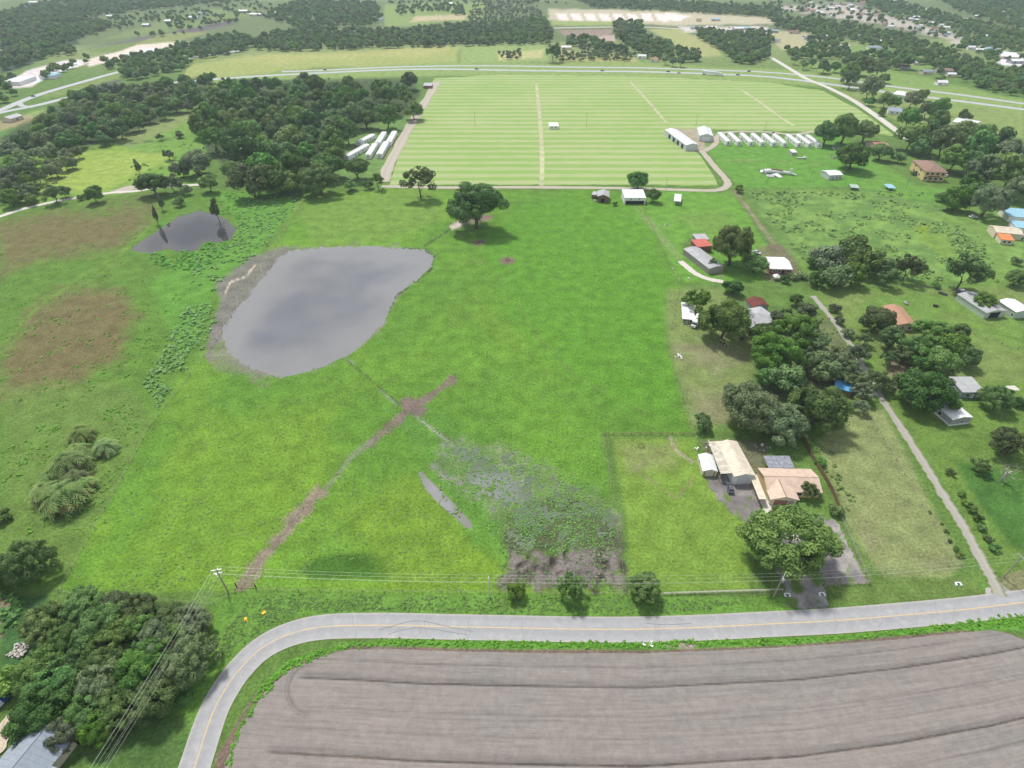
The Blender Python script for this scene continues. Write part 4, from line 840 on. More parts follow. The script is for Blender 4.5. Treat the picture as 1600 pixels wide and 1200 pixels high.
nq += tufts('undergrowth', [[(40, 245), (120, 235), (100, 280), (20, 320), (0, 330), (0, 260)]], 7, 1.8, 7, 'paleleaf', .8, .35, 14, 16)
print('tuft quads', nq)
# far woods: one mass each, crowns too many and too small to count
def gn_wood(name, pts, mat):
    """pts: x, y, R"""
    P = np.array(pts); me = bpy.data.meshes.new(name); me.vertices.add(len(P)); me.vertices.foreach_set('co', np.stack([P[:, 0], P[:, 1], P[:, 2]*.8], 1).astype(np.float32).ravel()); fattr(me, P[:, 2], 'rad'); me.update()
    o = link(name, me); tag(o, kind='stuff'); ng = bpy.data.node_groups.new(name, 'GeometryNodeTree')
    ng.interface.new_socket('Geometry', in_out='INPUT', socket_type='NodeSocketGeometry'); ng.interface.new_socket('Geometry', in_out='OUTPUT', socket_type='NodeSocketGeometry')
    gi = ng.nodes.new('NodeGroupInput'); go = ng.nodes.new('NodeGroupOutput'); jn = ng.nodes.new('GeometryNodeJoinGeometry'); at = ng.nodes.new('GeometryNodeInputNamedAttribute'); at.data_type = 'FLOAT'; at.inputs[0].default_value = 'rad'
    for i in range(3):
        key = ('low', mat, i)
        if key not in PROTO: continue
        oi = ng.nodes.new('GeometryNodeObjectInfo'); oi.inputs['Object'].default_value = PROTO[key]; oi.inputs['As Instance'].default_value = True; oi.transform_space = 'ORIGINAL'
        ip = ng.nodes.new('GeometryNodeInstanceOnPoints'); rv = ng.nodes.new('FunctionNodeRandomValue'); rv.data_type = 'FLOAT_VECTOR'; rv.inputs[0].default_value = (0, 0, 0); rv.inputs[1].default_value = (.2, .2, 6.28)
        ix = ng.nodes.new('GeometryNodeInputIndex'); md = ng.nodes.new('ShaderNodeMath'); md.operation = 'MODULO'; md.inputs[1].default_value = 3; cp = ng.nodes.new('FunctionNodeCompare'); cp.data_type = 'FLOAT'; cp.operation = 'EQUAL'; cp.inputs[1].default_value = i
        ng.links.new(ix.outputs[0], md.inputs[0]); ng.links.new(md.outputs[0], cp.inputs[0]); ng.links.new(cp.outputs[0], ip.inputs['Selection'])
        ng.links.new(gi.outputs[0], ip.inputs['Points']); ng.links.new(oi.outputs['Geometry'], ip.inputs['Instance']); ng.links.new(rv.outputs[0], ip.inputs['Rotation']); ng.links.new(at.outputs[0], ip.inputs['Scale']); ng.links.new(ip.outputs[0], jn.inputs[0])
    ng.links.new(jn.outputs[0], go.inputs[0]); md_ = o.modifiers.new('wood', 'NODES'); md_.node_group = ng
PROTO = {}
KIND['low'] = ('low', 'oakleaf', 'broadleaf_tree', 'thin', 1.0, 1.0)
for mat, xy in (('oakleaf', [(1256, 100), (1270, 97), (1242, 92)]), ('greyleaf', [(1040, 92), (1052, 95), (1064, 96)])):
    for i, (x, y) in enumerate(xy):
        o = T('low', x, y, 7, ['left', 'right', 'middle'][0 if x == min(v[0] for v in xy) else 1 if x == max(v[0] for v in xy) else 2] + (' one of three round trees by the highway left of the crossing' if mat == 'oakleaf' else ' one of three grey-green trees by the highway above the lorry'), 'trees beside the highway')
        c = [c for c in o.children if c.name.startswith('crown')][0]; c.data = CR['low'][i].copy(); c.data.materials[0] = M[mat]; c.material_slots[0].link = 'DATA'; PROTO[('low', mat, i)] = c
def scatter(polys, r=5.5, dens=.9, thr=0, seed=1, nscale=60, rmin=0):
    out = []
    for poly in polys:
        ys = [p[1] for p in poly]; xs = [p[0] for p in poly]; y = min(ys)
        while y < max(ys):
            rp = max(r*PXM(y)*1.0, 2.2); x = min(xs)
            while x < max(xs):
                qx = x+random.uniform(-.5, .5)*rp*1.3; qy = y+random.uniform(-.5, .5)*rp*.8
                if inpoly(poly, qx, qy):
                    w = Gn(qx, qy)
                    if random.random() < dens and fbm(w[0], w[1], nscale, 2, seed) > thr: out.append((w[0], w[1], r*random.uniform(.7, 1.35)))
                x += rp*1.35
            y += rp*.62
    return out
FARW = [
 [(300, 70), (360, 55), (400, 62), (440, 52), (500, 40), (520, 50), (640, 48), (720, 40), (800, 38), (850, 42), (862, 62), (858, 70), (770, 72), (600, 76), (450, 82), (400, 78), (320, 92), (300, 90)],
 [(440, 8), (500, 2), (590, 6), (598, 30), (580, 42), (470, 45), (420, 30)],
 [(185, 118), (210, 100), (240, 92), (290, 88), (306, 98), (280, 112), (230, 122), (200, 128)], [(160, 100), (250, 84), (292, 70), (300, 82), (240, 94), (170, 112)],
 [(0, 20), (100, 0), (420, 0), (300, 10), (150, 26), (110, 40), (60, 62), (0, 78)], [(85, 48), (160, 36), (178, 44), (120, 62), (60, 85), (10, 92), (30, 70)], [(80, 90), (0, 115), (0, 100), (60, 76), (120, 75), (130, 84)],
 [(900, 2), (1050, 4), (1150, 10), (1220, 14), (1220, 30), (1100, 22), (930, 14)],
 [(800, 35), (850, 30), (860, 44), (862, 62), (850, 68), (800, 66)],
 [(885, 60), (920, 58), (945, 70), (985, 82), (985, 90), (930, 80), (885, 72)], [(960, 35), (1000, 36), (1010, 60), (1050, 70), (1055, 96), (1010, 92), (975, 70), (958, 50)], [(1058, 80), (1092, 80), (1092, 98), (1062, 98)],
 [(1085, 48), (1140, 52), (1200, 50), (1206, 62), (1200, 90), (1180, 102), (1150, 100), (1130, 84), (1090, 60)],
 [(1205, 34), (1260, 30), (1330, 42), (1420, 60), (1500, 90), (1555, 108), (1600, 118), (1600, 140), (1540, 142), (1450, 105), (1400, 84), (1330, 66), (1260, 55), (1210, 44)],
 [(1520, 118), (1600, 110), (1600, 152), (1530, 142)], [(1260, 62), (1300, 56), (1325, 75), (1322, 90), (1275, 95), (1240, 92), (1222, 80), (1260, 80)], [(1300, 84), (1400, 88), (1400, 108), (1320, 108)],
 [(1340, 0), (1400, 4), (1600, 55), (1600, 78), (1450, 34), (1360, 14)], [(1460, 0), (1600, 0), (1600, 50), (1500, 20)],
 [(1500, 60), (1580, 72), (1580, 82), (1500, 76)], [(1540, 85), (1556, 88), (1556, 100), (1540, 98)]]
gn_wood('distant_woods', scatter(FARW[:9], 5.2, .95, .0), 'oakleaf')
gn_wood('distant_woods', scatter(FARW[9:], 5.0, .9, .0), 'oakleaf')
gn_wood('distant_grey_woods', scatter([FARW[0], FARW[10], FARW[12], FARW[11], FARW[9], FARW[7]], 4.2, .4, .0, 2), 'greyleaf')
gn_wood('distant_trees', scatter([[(1200, 0), (1340, 0), (1480, 40), (1600, 80), (1600, 100), (1400, 60), (1200, 34)], [(860, 0), (1000, 4), (1200, 8), (1200, 12), (860, 6)], [(600, 0), (860, 0), (860, 8), (600, 8)], [(150, 20), (420, 4), (440, 30), (250, 60), (140, 60)], [(1340, 60), (1480, 100), (1540, 125), (1400, 112), (1380, 100)]], 4.5, .22, .40, 3), 'oakleaf')
gn_wood('distant_scrub', scatter([[(740, 0), (840, 0), (850, 35), (800, 40), (730, 38)], [(40, 35), (160, 20), (160, 50), (0, 100), (0, 80)], [(860, 80), (985, 90), (990, 97), (870, 97)], [(778, 84), (812, 80), (815, 94), (785, 95)], [(890, 72), (980, 84), (1000, 90), (930, 88)]], 3.0, .5, .3, 4), 'greyleaf')
gn_wood('distant_scrub', scatter([[(20, 120), (0, 130), (0, 165), (25, 158), (28, 140)], [(55, 122), (138, 92), (142, 98), (62, 128)], [(615, 12), (720, 8), (730, 28), (690, 20), (620, 26)]], 5.0, .7, .2, 5), 'oakleaf')

# ------------------------------------------------------------------ buildings
class MB:
    def __init__(s): s.v = []; s.f = []
    def box(s, x0, y0, z0, x1, y1, z1):
        b = len(s.v); s.v += [(x0, y0, z0), (x1, y0, z0), (x1, y1, z0), (x0, y1, z0), (x0, y0, z1), (x1, y0, z1), (x1, y1, z1), (x0, y1, z1)]
        s.f += [(b+3, b+2, b+1, b), (b+4, b+5, b+6, b+7), (b, b+1, b+5, b+4), (b+1, b+2, b+6, b+5), (b+2, b+3, b+7, b+6), (b+3, b, b+4, b+7)]; return s
    def slab(s, P, t):
        """a sheet through P with thickness t downwards"""
        b = len(s.v); n = len(P); s.v += [tuple(p) for p in P] + [(p[0], p[1], p[2]-t) for p in P]
        s.f += [tuple(range(b, b+n)), tuple(range(b+2*n-1, b+n-1, -1))] + [(b+i, b+n+i, b+n+(i+1) % n, b+(i+1) % n) for i in range(n)]; return s
    def poly(s, P): b = len(s.v); s.v += [tuple(p) for p in P]; s.f.append(tuple(range(b, b+len(P)))); return s
    def tube(s, P, r, k=6, r1=None):
        P = [Vector(p) for p in P]; n = len(P)
        for i, q in enumerate(P):
            t_ = (P[min(i+1, n-1)]-P[max(i-1, 0)]).normalized(); a = t_.orthogonal().normalized(); b_ = t_.cross(a); base = len(s.v); rr = r if r1 is None else r+(r1-r)*i/(n-1)
            s.v += [tuple(q+(a*math.cos(6.2832*j/k)+b_*math.sin(6.2832*j/k))*rr) for j in range(k)]
            if i: s.f += [(base-k+j, base-k+(j+1) % k, base+(j+1) % k, base+j) for j in range(k)]
        s.f += [tuple(range(len(s.v)-k, len(s.v)))]; return s
    def build(s, name, mat, parent=None):
        me = bpy.data.meshes.new(name); me.from_pydata(s.v, [], s.f); me.update(); me.materials.append(M[mat] if isinstance(mat, str) else mat); return link(name, me, parent)
def frame_from(A, B, D, h):
    a, b, d = G(*A, h), G(*B, h), G(*D, h); u = b-a; w = u.length; ang = math.atan2(u.y, u.x); n = Vector((-math.sin(ang), math.cos(ang), 0)); dep = (d-a).dot(n)
    return a, w, dep, ang
def openings(root, w, d, h, spec, wallm):
    """spec: (what, face f/l/r, position 0..1, width, height, sill height, material)"""
    for what, face, q, ow, oh, z0, mt in spec:
        def put(nm, m_, e, ow_, z0_, z1_, par):
            if face == 'f': x = q*w; return MB().box(x-ow_/2, -e, z0_, x+ow_/2, .05, z1_).build(nm, m_, par)
            y = q*d
            if face == 'l': return MB().box(-e, y-ow_/2, z0_, .05, y+ow_/2, z1_).build(nm, m_, par)
            return MB().box(w-.05, y-ow_/2, z0_, w+e, y+ow_/2, z1_).build(nm, m_, par)
        if what == 'window':
            f_ = put('window', 'white', .05, ow+.2, z0-.1, z0+oh+.1, root); put('pane', 'glass', .07, ow, z0, z0+oh, f_)
        else: put(what, mt, .06, ow, z0, z0+oh, root)
def bld(name, label, cat, A, B, D, h, rise, axis, roofm, wallm, spec=(), over=.35, group=None, posts=False, base=None, skew=0, depth=None):
    a, w, d, ang = frame_from(A, B, D, h)
    if depth: d = depth
    o = thing(name, label, cat, (a.x, a.y, .12), ang, group); i = over; hh = h-.12
    if posts:
        for x in ([i, w/2, w-i] if w > 9 else [i, w-i]):
            for y in ([i, d/2, d-i] if d > 7 else [i, d-i]): MB().box(x-.09, y-.09, -.1, x+.09, y+.09, hh-.1).build('post', wallm, o)
    else:
        m_ = MB(); x0, y0, x1, y1 = i, i, w-i, d-i; zt = hh-.06
        if axis == 'v':
            k = rise*(1-2*i/w)
            m_.v = [(x0, y0, -.1), (x1, y0, -.1), (x1, y1, -.1), (x0, y1, -.1), (x0, y0, zt), (x1, y0, zt), (x1, y1, zt), (x0, y1, zt), ((x0+x1)/2, y0, zt+k), ((x0+x1)/2, y1, zt+k)]
            m_.f = [(0, 1, 5, 8, 4), (1, 2, 6, 5), (2, 3, 7, 9, 6), (3, 0, 4, 7)]
        elif axis == 'u':
            k = rise*(1-2*i/d)
            m_.v = [(x0, y0, -.1), (x1, y0, -.1), (x1, y1, -.1), (x0, y1, -.1), (x0, y0, zt), (x1, y0, zt), (x1, y1, zt), (x0, y1, zt), (x0, (y0+y1)/2, zt+k), (x1, (y0+y1)/2, zt+k)]
            m_.f = [(0, 1, 5, 4), (1, 2, 6, 9, 5), (2, 3, 7, 6), (3, 0, 4, 8, 7)]
        else: m_.box(x0, y0, -.1, x1, y1, zt)
        wl_ = m_.build('wall', wallm, o)
        if base: MB().box(x0-.04, y0-.04, -.1, x1+.04, y1+.04, .7).build('skirting', base, o)
    r = MB(); t_ = .14
    if axis == 'v': r.slab([(0, 0, hh), (w/2, 0, hh+rise), (w/2, d, hh+rise), (0, d, hh)], t_); r.slab([(w/2+.004, 0, hh+rise), (w, 0, hh), (w, d, hh), (w/2+.004, d, hh+rise)], t_)
    elif axis == 'u': r.slab([(0, 0, hh), (w, 0, hh), (w, d/2, hh+rise), (0, d/2, hh+rise)], t_); r.slab([(0, d/2+.004, hh+rise), (w, d/2+.004, hh+rise), (w, d, hh), (0, d, hh)], t_)
    elif axis == 'hip':
        e = min(w, d)/2; P = [(0, 0, hh), (w, 0, hh), (w, d, hh), (0, d, hh)]
        R1, R2 = ((e, d/2, hh+rise), (w-e, d/2, hh+rise)) if w > d else ((w/2, e, hh+rise), (w/2, d-e, hh+rise))
        b = len(r.v); r.v += P+[R1, R2]; r.f += ([(0, 1, 5, 4), (1, 2, 5), (2, 3, 4, 5), (3, 0, 4)] if w > d else [(0, 1, 4), (1, 2, 5, 4), (2, 3, 5), (3, 0, 4, 5)])+[(3, 2, 1, 0)]
    elif axis == 'shedr': r.slab([(0, 0, hh), (w, 0, hh+rise), (w, d, hh+rise), (0, d, hh)], t_)
    else: r.slab([(0, 0, hh), (w, 0, hh), (w, d, hh+rise), (0, d, hh+rise)], t_)
    ro = r.build('roof', roofm, o)
    if axis in ('u', 'v') and w > 6:
        (MB().box(w/2-.18, 0, hh+rise-.02, w/2+.18, d, hh+rise+.06) if axis == 'v' else MB().box(0, d/2-.18, hh+rise-.02, w, d/2+.18, hh+rise+.06)).build('ridge_cap', roofm, ro)
    if axis in ('u', 'v', 'shed', 'shedr') and w*d > 25:
        sm = MB(); z1 = .045
        if axis == 'v':
            y = .45
            while y < d-.2:
                sm.slab([(0, y-.05, hh+z1), (w/2, y-.05, hh+rise+z1), (w/2, y+.05, hh+rise+z1), (0, y+.05, hh+z1)], .05).slab([(w/2, y-.05, hh+rise+z1), (w, y-.05, hh+z1), (w, y+.05, hh+z1), (w/2, y+.05, hh+rise+z1)], .05); y += 1.1
        elif axis == 'shedr':
            y = .45
            while y < d-.2: sm.slab([(0, y-.05, hh+z1), (w, y-.05, hh+rise+z1), (w, y+.05, hh+rise+z1), (0, y+.05, hh+z1)], .05); y += 1.1
        else:
            x = .45; yy_ = d/2 if axis == 'u' else d
            while x < w-.2:
                sm.slab([(x-.05, 0, hh+z1), (x+.05, 0, hh+z1), (x+.05, yy_, hh+rise+z1), (x-.05, yy_, hh+rise+z1)], .05)
                if axis == 'u': sm.slab([(x-.05, d/2, hh+rise+z1), (x+.05, d/2, hh+rise+z1), (x+.05, d, hh+z1), (x-.05, d, hh+z1)], .05)
                x += 1.1
        tag(sm.build('roof_seam', roofm, ro), kind='stuff')
    # openings sit on the inset walls
    if spec:
        def put(nm, m_, e, q, face, ow_, z0_, z1_, par):
            W_, D_ = w-2*i, d-2*i
            if face == 'f': x = i+q*W_; bx = (x-ow_/2, i-e, z0_, x+ow_/2, i+.05, z1_)
            elif face == 'l': y = i+q*D_; bx = (i-e, y-ow_/2, z0_, i+.05, y+ow_/2, z1_)
            else: y = i+q*D_; bx = (w-i-.05, y-ow_/2, z0_, w-i+e, y+ow_/2, z1_)
            return MB().box(*bx).build(nm, m_, par)
        for what, face, q, ow, oh, z0, mt in spec:
            if what == 'window': f_ = put('window', 'white', .06, q, face, ow+.3, z0-.15, z0+oh+.15, o); put('pane', 'glass', .09, q, face, ow, z0, z0+oh, f_)
            else: put(what, mt or 'white', .07, q, face, ow, z0, z0+oh, o)
    return o
WIN = lambda q, f='f', w=1.3: ('window', f, q, w, 1.1, 1.0, None)
DOOR = lambda q, f='f', w=1.0, m='white': ('door', f, q, w, 2.0, 0, m)
# house, garage and shed in the lower right
bld('garden_shed', 'small white-roofed cream shed beside the cream metal garage', 'shed', (1098, 736), (1122, 737), (1094, 710), 2.5, .9, 'v', 'whitemetal', 'cream', [('door', 'f', .5, 2.2, 2.0, 0, 'creamroof'), ('trim', 'f', .15, .15, 2.1, 0, 'dark'), ('trim', 'f', .82, .15, 2.1, 0, 'dark'), WIN(.7, 'l', .9)], .15)
g_ = bld('garage', 'cream metal garage with a roll-up door and stained lean-to roof on its left', 'garage', (1147, 745), (1181, 743), (1138, 690), 4.0, 1.0, 'v', 'creamroof', 'metalwall', [('roll_up_door', 'f', .5, 3.0, 2.9, 0, 'doorpanel'), ('panel', 'f', .12, 1.4, 2.9, 0, 'white'), ('panel', 'f', .87, 1.4, 2.9, 0, 'white')], .2)
l_ = bld('lean_to', '', '', (1126, 740), (1147, 740), (1116, 690), 3.6, .35, 'shedr', 'stainroof', 'greywood', [], .15, posts=True)
for k_ in ('label', 'category'):
    if k_ in l_: del l_[k_]
mw = l_.matrix_basis.copy(); inv = g_.matrix_basis.inverted()
for ch in list(l_.children):
    ch.parent = g_; ch.matrix_parent_inverse = Matrix(); ch.matrix_basis = inv @ mw @ ch.matrix_basis
    if ch.name.startswith('roof'): ch.name = 'lean_to_roof'; ch['label'] = 'stained cream lean-to roof'
bpy.data.objects.remove(l_)
hs = bld('house', 'tan metal-roofed L-shaped house with brown garage wing and side canopy', 'house', (1199, 768), (1286, 770), (1190, 731), 3.1, 1.7, 'u', 'tanroof', 'yellow', [WIN(.62), WIN(.8), DOOR(.5), WIN(.92, 'f', 1.0)], .5)
w_, h_ = 8.6, 2.98
m_ = MB(); m_.v = [(.5, -2.8, -.1), (w_-.3, -2.8, -.1), (w_-.3, .6, -.1), (.5, .6, -.1), (.5, -2.8, h_-.1), (w_-.3, -2.8, h_-.1), (w_-.3, .6, h_-.1), (.5, .6, h_-.1), (w_/2, -2.8, h_+1.35), (w_/2, .6, h_+1.35)]; m_.f = [(0, 1, 5, 8, 4), (1, 2, 6, 5), (3, 0, 4, 7)]; m_.build('wing_wall', 'cream', hs)
r_ = MB().slab([(-.1, -3.3, h_+.02), (w_/2, -3.3, h_+1.5), (w_/2, 4.2, h_+1.5), (-.1, .8, h_+.02)], .14); r_.slab([(w_/2+.004, -3.3, h_+1.5), (w_+.2, -3.3, h_+.02), (w_+.2, .8, h_+.02), (w_/2+.004, 4.2, h_+1.5)], .14); wr = r_.build('wing_roof', 'tanroof', hs)
MB().box(w_/2-.12, -3.3, h_+1.5, w_/2+.12, 3.9, h_+1.57).build('ridge_cap', 'brownroof', wr)
MB().box(1.6, -2.88, 0, 5.6, -2.75, 2.3).build('garage_door', 'brick', hs); MB().box(5.9, -2.86, 0, 7.6, -2.76, 2.2).build('entrance_panel', 'greywood', hs)
MB().slab([(-3.4, -2.9, 2.75), (-1.0, -2.9, 2.75), (-1.0, 7.2, 2.75), (-3.4, 7.2, 2.75)], .12).build('canopy', 'creamroof', hs)
for x in (-3.3, -1.1):
    for y in (-2.7, 2, 7.0): MB().box(x-.06, y-.06, -.1, x+.06, y+.06, 2.63).build('canopy_post', 'greywood', hs)
bld('patio_cover', 'patchy blue-grey flat patio roof behind the tan-roofed house', 'patio cover', (1201, 731), (1242, 731), (1194, 713), 2.9, .3, 'shed', 'patchroof', 'greywood', posts=True)
# middle right
bld('long_shed', 'long grey corrugated shed with a lean-to, left of the big dark oak', 'shed', (1108, 420), (1132, 416), (1091, 385), 3.4, .7, 'v', 'greyroof', 'greywood', [DOOR(.5, 'f', 2.5, 'slateroof')], .2)
bld('red_roof_shed', 'shed section with faded red roof at the top of the long grey shed', 'shed', (1090, 386), (1114, 384), (1085, 375), 3.8, .3, 'shed', 'redroof', 'brick', [], .2)
bld('small_shed', 'small grey-roofed shed above the faded red roof', 'shed', (1089, 375), (1109, 374), (1087, 366), 3.5, .2, 'shed', 'greyroof', 'greywood', [], .2)
bld('house', 'low brick house with pale worn metal roof by the fence corner', 'house', (1203, 420), (1239, 421), (1194, 401), 3.0, 1.2, 'u', 'whitemetal', 'brick', [WIN(.2), WIN(.45), DOOR(.62, 'f', 1, 'dark'), WIN(.85)], .4)
for A, lb in (((1212, 437), 'white canvas-like peaked canopy before the brick house, left one'), ((1240, 437), 'second peaked canopy nearer the fence, beige')):
    p = G(*A, .1); o = thing('peaked_canopy', lb, 'canopy', p); MB().poly([(-1.6, -1.6, 2), (1.6, -1.6, 2), (0, 0, 3.4)]).poly([(1.6, -1.6, 2), (1.6, 1.6, 2), (0, 0, 3.4)]).poly([(1.6, 1.6, 2), (-1.6, 1.6, 2), (0, 0, 3.4)]).poly([(-1.6, 1.6, 2), (-1.6, -1.6, 2), (0, 0, 3.4)]).build('canopy_top', 'white' if 'white' in lb else 'creamroof', o)
    for x in (-1.5, 1.5):
        for y in (-1.5, 1.5): MB().box(x-.05, y-.05, 0, x+.05, y+.05, 2).build('leg', 'steel', o)
bld('house', 'grey hip-roofed house half hidden in the garden grove', 'house', (1169, 513), (1220, 500), (1163, 484), 3.2, 1.9, 'hip', 'greyroof', 'cream', [WIN(.3), WIN(.7)], .5)
bld('house', 'dark red roofed building behind the grey hip-roofed house', 'house', (1176, 480), (1203, 478), (1171, 467), 3.0, 1.4, 'v', 'rustroof', 'greywall', [], .4)
bld('carport', 'open white-roofed carport full of scrap at the pasture edge', 'carport', (1066, 498), (1086, 500), (1076, 474), 2.6, .3, 'shed', 'whitemetal', 'steel', posts=True)
bld('blue_shed', 'small open shed with bright blue roof beside the gravel lane', 'shed', (1304, 606), (1332, 613), (1309, 594), 2.8, .3, 'shed', 'blueroof', 'brownwood', [], .1)
bld('mobile_home', 'long white-roofed mobile home with grey gable end under the large oak', 'mobile home', (1489, 656), (1521, 652), (1473, 603), 3.3, .7, 'v', 'whitemetal', 'greywall', [WIN(.55, 'f', .7), WIN(.3, 'l'), WIN(.6, 'l')], .15, base='white')
bld('mobile_home', 'grey-roofed mobile home with wide end porch, right of the gabled one', 'mobile home', (1504, 613), (1541, 613), (1487, 590), 3.2, .5, 'shed', 'greyroof', 'slateroof', [WIN(.3), WIN(.8), DOOR(.55)], .3)
bld('house', 'clay-brown roofed house with a white strip on its ridge', 'house', (1402, 508), (1434, 510), (1388, 478), 3.0, 1.3, 'v', 'clayroof', 'cream', [WIN(.3), WIN(.7)], .4)
bld('boat_shed', 'pale gable-roofed boat shed open at its near end', 'shed', (1541, 489), (1574, 486), (1519, 457), 3.4, 1.0, 'v', 'greyroof', 'sagewall', [('opening', 'f', .5, 5.2, 2.9, 0, 'dark'), ('tarp', 'f', .6, 2.5, 1.4, 0, 'car_blue')], .3)  # dark slab on the solid end wall paints the shade inside
bld('metal_shed', 'pale green metal shed with bright white roof at the frame edge', 'shed', (1588, 488), (1616, 486), (1575, 468), 3.6, .9, 'v', 'whitemetal', 'sagewall', [WIN(.1, 'l', .8)], .2)
bld('storage_barn', 'long beige round-topped storage barn beside the orange tarp', 'barn', (1556, 363), (1600, 367), (1549, 352), 3.6, 1.2, 'u', 'creamroof', 'cream', [], .2)
bld('tarp_shed', 'shed under a bright orange tarp roof', 'shed', (1565, 374), (1586, 376), (1562, 366), 3.0, .5, 'shed', 'orangeroof', 'cream', [WIN(.3, 'f', 1.5), WIN(.7, 'f', 1.5)], .3)
bld('boat_barn', 'long light-blue roofed barn at the right frame edge, upper one', 'barn', (1577, 338), (1615, 341), (1577, 326), 3.6, .6, 'shed', 'tealroof', 'white', [], .3)
bld('boat_barn', 'second light-blue roof, lower and partly behind the beige barn', 'barn', (1587, 355), (1615, 358), (1583, 345), 3.2, .4, 'shed', 'tealroof', 'white', [], .3)
hy = bld('house', 'yellow two-storey house with brown hip roof and balcony', 'house', (1446, 268), (1482, 270), (1434, 250), 6.6, 2.2, 'hip', 'brownroof', 'yellow', [('window', 'f', q, 1.6, 1.6, z, None) for q in (.12, .35, .6, .85) for z in (1, 4.2)] + [('window', 'l', q, 1.6, 1.6, z, None) for q in (.3, .7) for z in (1, 4.2)], .6)
MB().box(2, -1.6, 3.1, 10, .6, 3.3).build('balcony', 'cream', hy); MB().box(2, -1.6, 3.3, 10, -1.5, 4.2).build('balcony_rail', 'brownwood', hy)
for x in (2.3, 6, 9.7): MB().box(x-.15, -1.5, -.1, x+.15, -1.2, 3.1).build('column', 'cream', hy)
bld('ranch_house', 'brown-roofed ranch house among trees near the sandy road', 'house', (1374, 233), (1396, 233), (1366, 220), 3.0, 1.6, 'u', 'clayroof', 'cream', [WIN(.2), WIN(.7)], .5)
bld('ranch_house', 'grey-roofed bungalow beside the crossing road', 'house', (1388, 173), (1410, 175), (1387, 166), 3, 1.4, 'u', 'slateroof', 'white', [WIN(.3), WIN(.7)], .5)
bld('ranch_house', 'white-roofed bungalow just below the highway', 'house', (1396, 147), (1420, 150), (1390, 140), 3, 1.2, 'u', 'whitemetal', 'white', [], .5)
bld('ranch_house', 'white metal-roofed bungalow in the field at the right frame edge', 'house', (1488, 190), (1524, 196), (1487, 182), 3, 1.2, 'u', 'whitemetal', 'white', [], .5)
bld('cabin', 'white cabin with small carport on the lawn', 'cabin', (1296, 274), (1318, 273), (1291, 266), 3.4, .9, 'u', 'whitemetal', 'metalwall', [DOOR(.3, 'f', 1, 'slateroof'), WIN(.6), WIN(.85)], .3)
bld('pump_shed', 'tiny green-roofed animal shelter by the fence, left one', 'shed', (1330, 293), (1343, 294), (1326, 288), 2.0, .3, 'shed', 'greenroof', 'greywood', posts=True, over=.15)
bld('pump_shed', 'tiny pale-roofed animal shelter by the fence, right one', 'shed', (1389, 294), (1401, 294), (1382, 288), 2.0, .3, 'shed', 'tealroof', 'greywood', posts=True, over=.15)
bld('barn', 'long white-roofed open-sided barn full of farm gear', 'barn', (1072, 227), (1092, 226), (1052, 202), 4.6, 1.2, 'v', 'whitemetal', 'metalwall', [('opening', 'l', q, 4.2, 3.2, .2, 'dark') for q in (.15, .35, .55, .75)]+[('gear', 'l', .45, 3, 1.6, .2, 'greenroof')], .2)  # dark slabs on the closed side wall stand in for shaded bays
bld('barn', 'wider white-roofed grey barn beside the open-sided one', 'barn', (1093, 212), (1115, 213), (1080, 199), 4.6, 1.8, 'v', 'whitemetal', 'metalwall', [('door', 'f', .5, 6, 3.4, 0, 'white')], .2)
ys_ = [(1130, 1143, 224, 225), (1150, 1162, 225, 226), (1167, 1182, 225, 226), (1186, 1202, 226, 226), (1204, 1219, 227, 227), (1223, 1239, 228, 228), (1244, 1256, 229, 228), (1262, 1274, 229, 229), (1276, 1286, 228, 228)]
fx = [1126, 1143, 1162, 1180, 1198, 1215, 1237, 1254, 1269]
ORD = ['first', 'second', 'third', 'fourth', 'fifth', 'sixth', 'seventh', 'eighth', 'last']
for k in range(9):
    x0 = fx[k]+9; n_ = bld('mobile_home', f'white mobile home, {ORD[k]} in the row counting away from the barns', 'mobile home', (x0, 221+k*.5), (x0+8, 221+k*.5), (fx[k], 207+k*.5), 3.3, .6, 'v', 'whitemetal', 'white', [WIN(.5, 'f', 1.0), WIN(.25, 'l', 1.2), WIN(.5, 'l', 1.2), DOOR(.7, 'l', 1.1, 'car_slate')], .12, 'white mobile homes in the long row')
    if k == 5: n_['label'] = 'longest white mobile home, sixth from the barns, stepped in two parts'
for A, B, D, lb in (((536, 243), (545, 244), (551, 223), 'white mobile home nearest the dark tree'), ((555, 221), (564, 222), (564, 208), 'short white mobile home against the wood'), ((570, 242), (579, 242), (580, 224), 'white mobile home, front left of the paired rows'), ((587, 241), (597, 241), (600, 221), 'white mobile home, front right of the paired rows'), ((585, 223), (594, 223), (594, 206), 'white mobile home, back left of the paired rows'), ((602, 222), (611, 222), (611, 205), 'white mobile home, back right by the sandy track')):
    bld('mobile_home', lb, 'mobile home', A, B, D, 3.3, .6, 'v', 'whitemetal', 'white', [WIN(.5, 'f', .9), WIN(.3, 'r', 1.1), WIN(.65, 'r', 1.1), DOOR(.45, 'r', 1, 'car_slate')], .12, 'white mobile homes by the wood')
bld('barn', 'white barn with open lower front at the top edge of the pasture', 'barn', (976, 309), (1010, 309), (974, 298), 4.4, .9, 'shed', 'whitemetal', 'white', [('opening', 'f', .5, 12, 2.2, 0, 'dark'), ('window', 'f', .3, .8, .6, 3, None), ('window', 'f', .7, .8, .6, 3, None)], .2)  # shade behind the open front is a dark slab on the wall
bld('barn', 'old brown barn with grey gable roof left of the white barn', 'barn', (933, 307), (952, 308), (930, 298), 4.0, 1.4, 'v', 'greyroof', 'brownwood', [('door', 'f', .5, 2.4, 2.6, 0, 'dark')], .3)
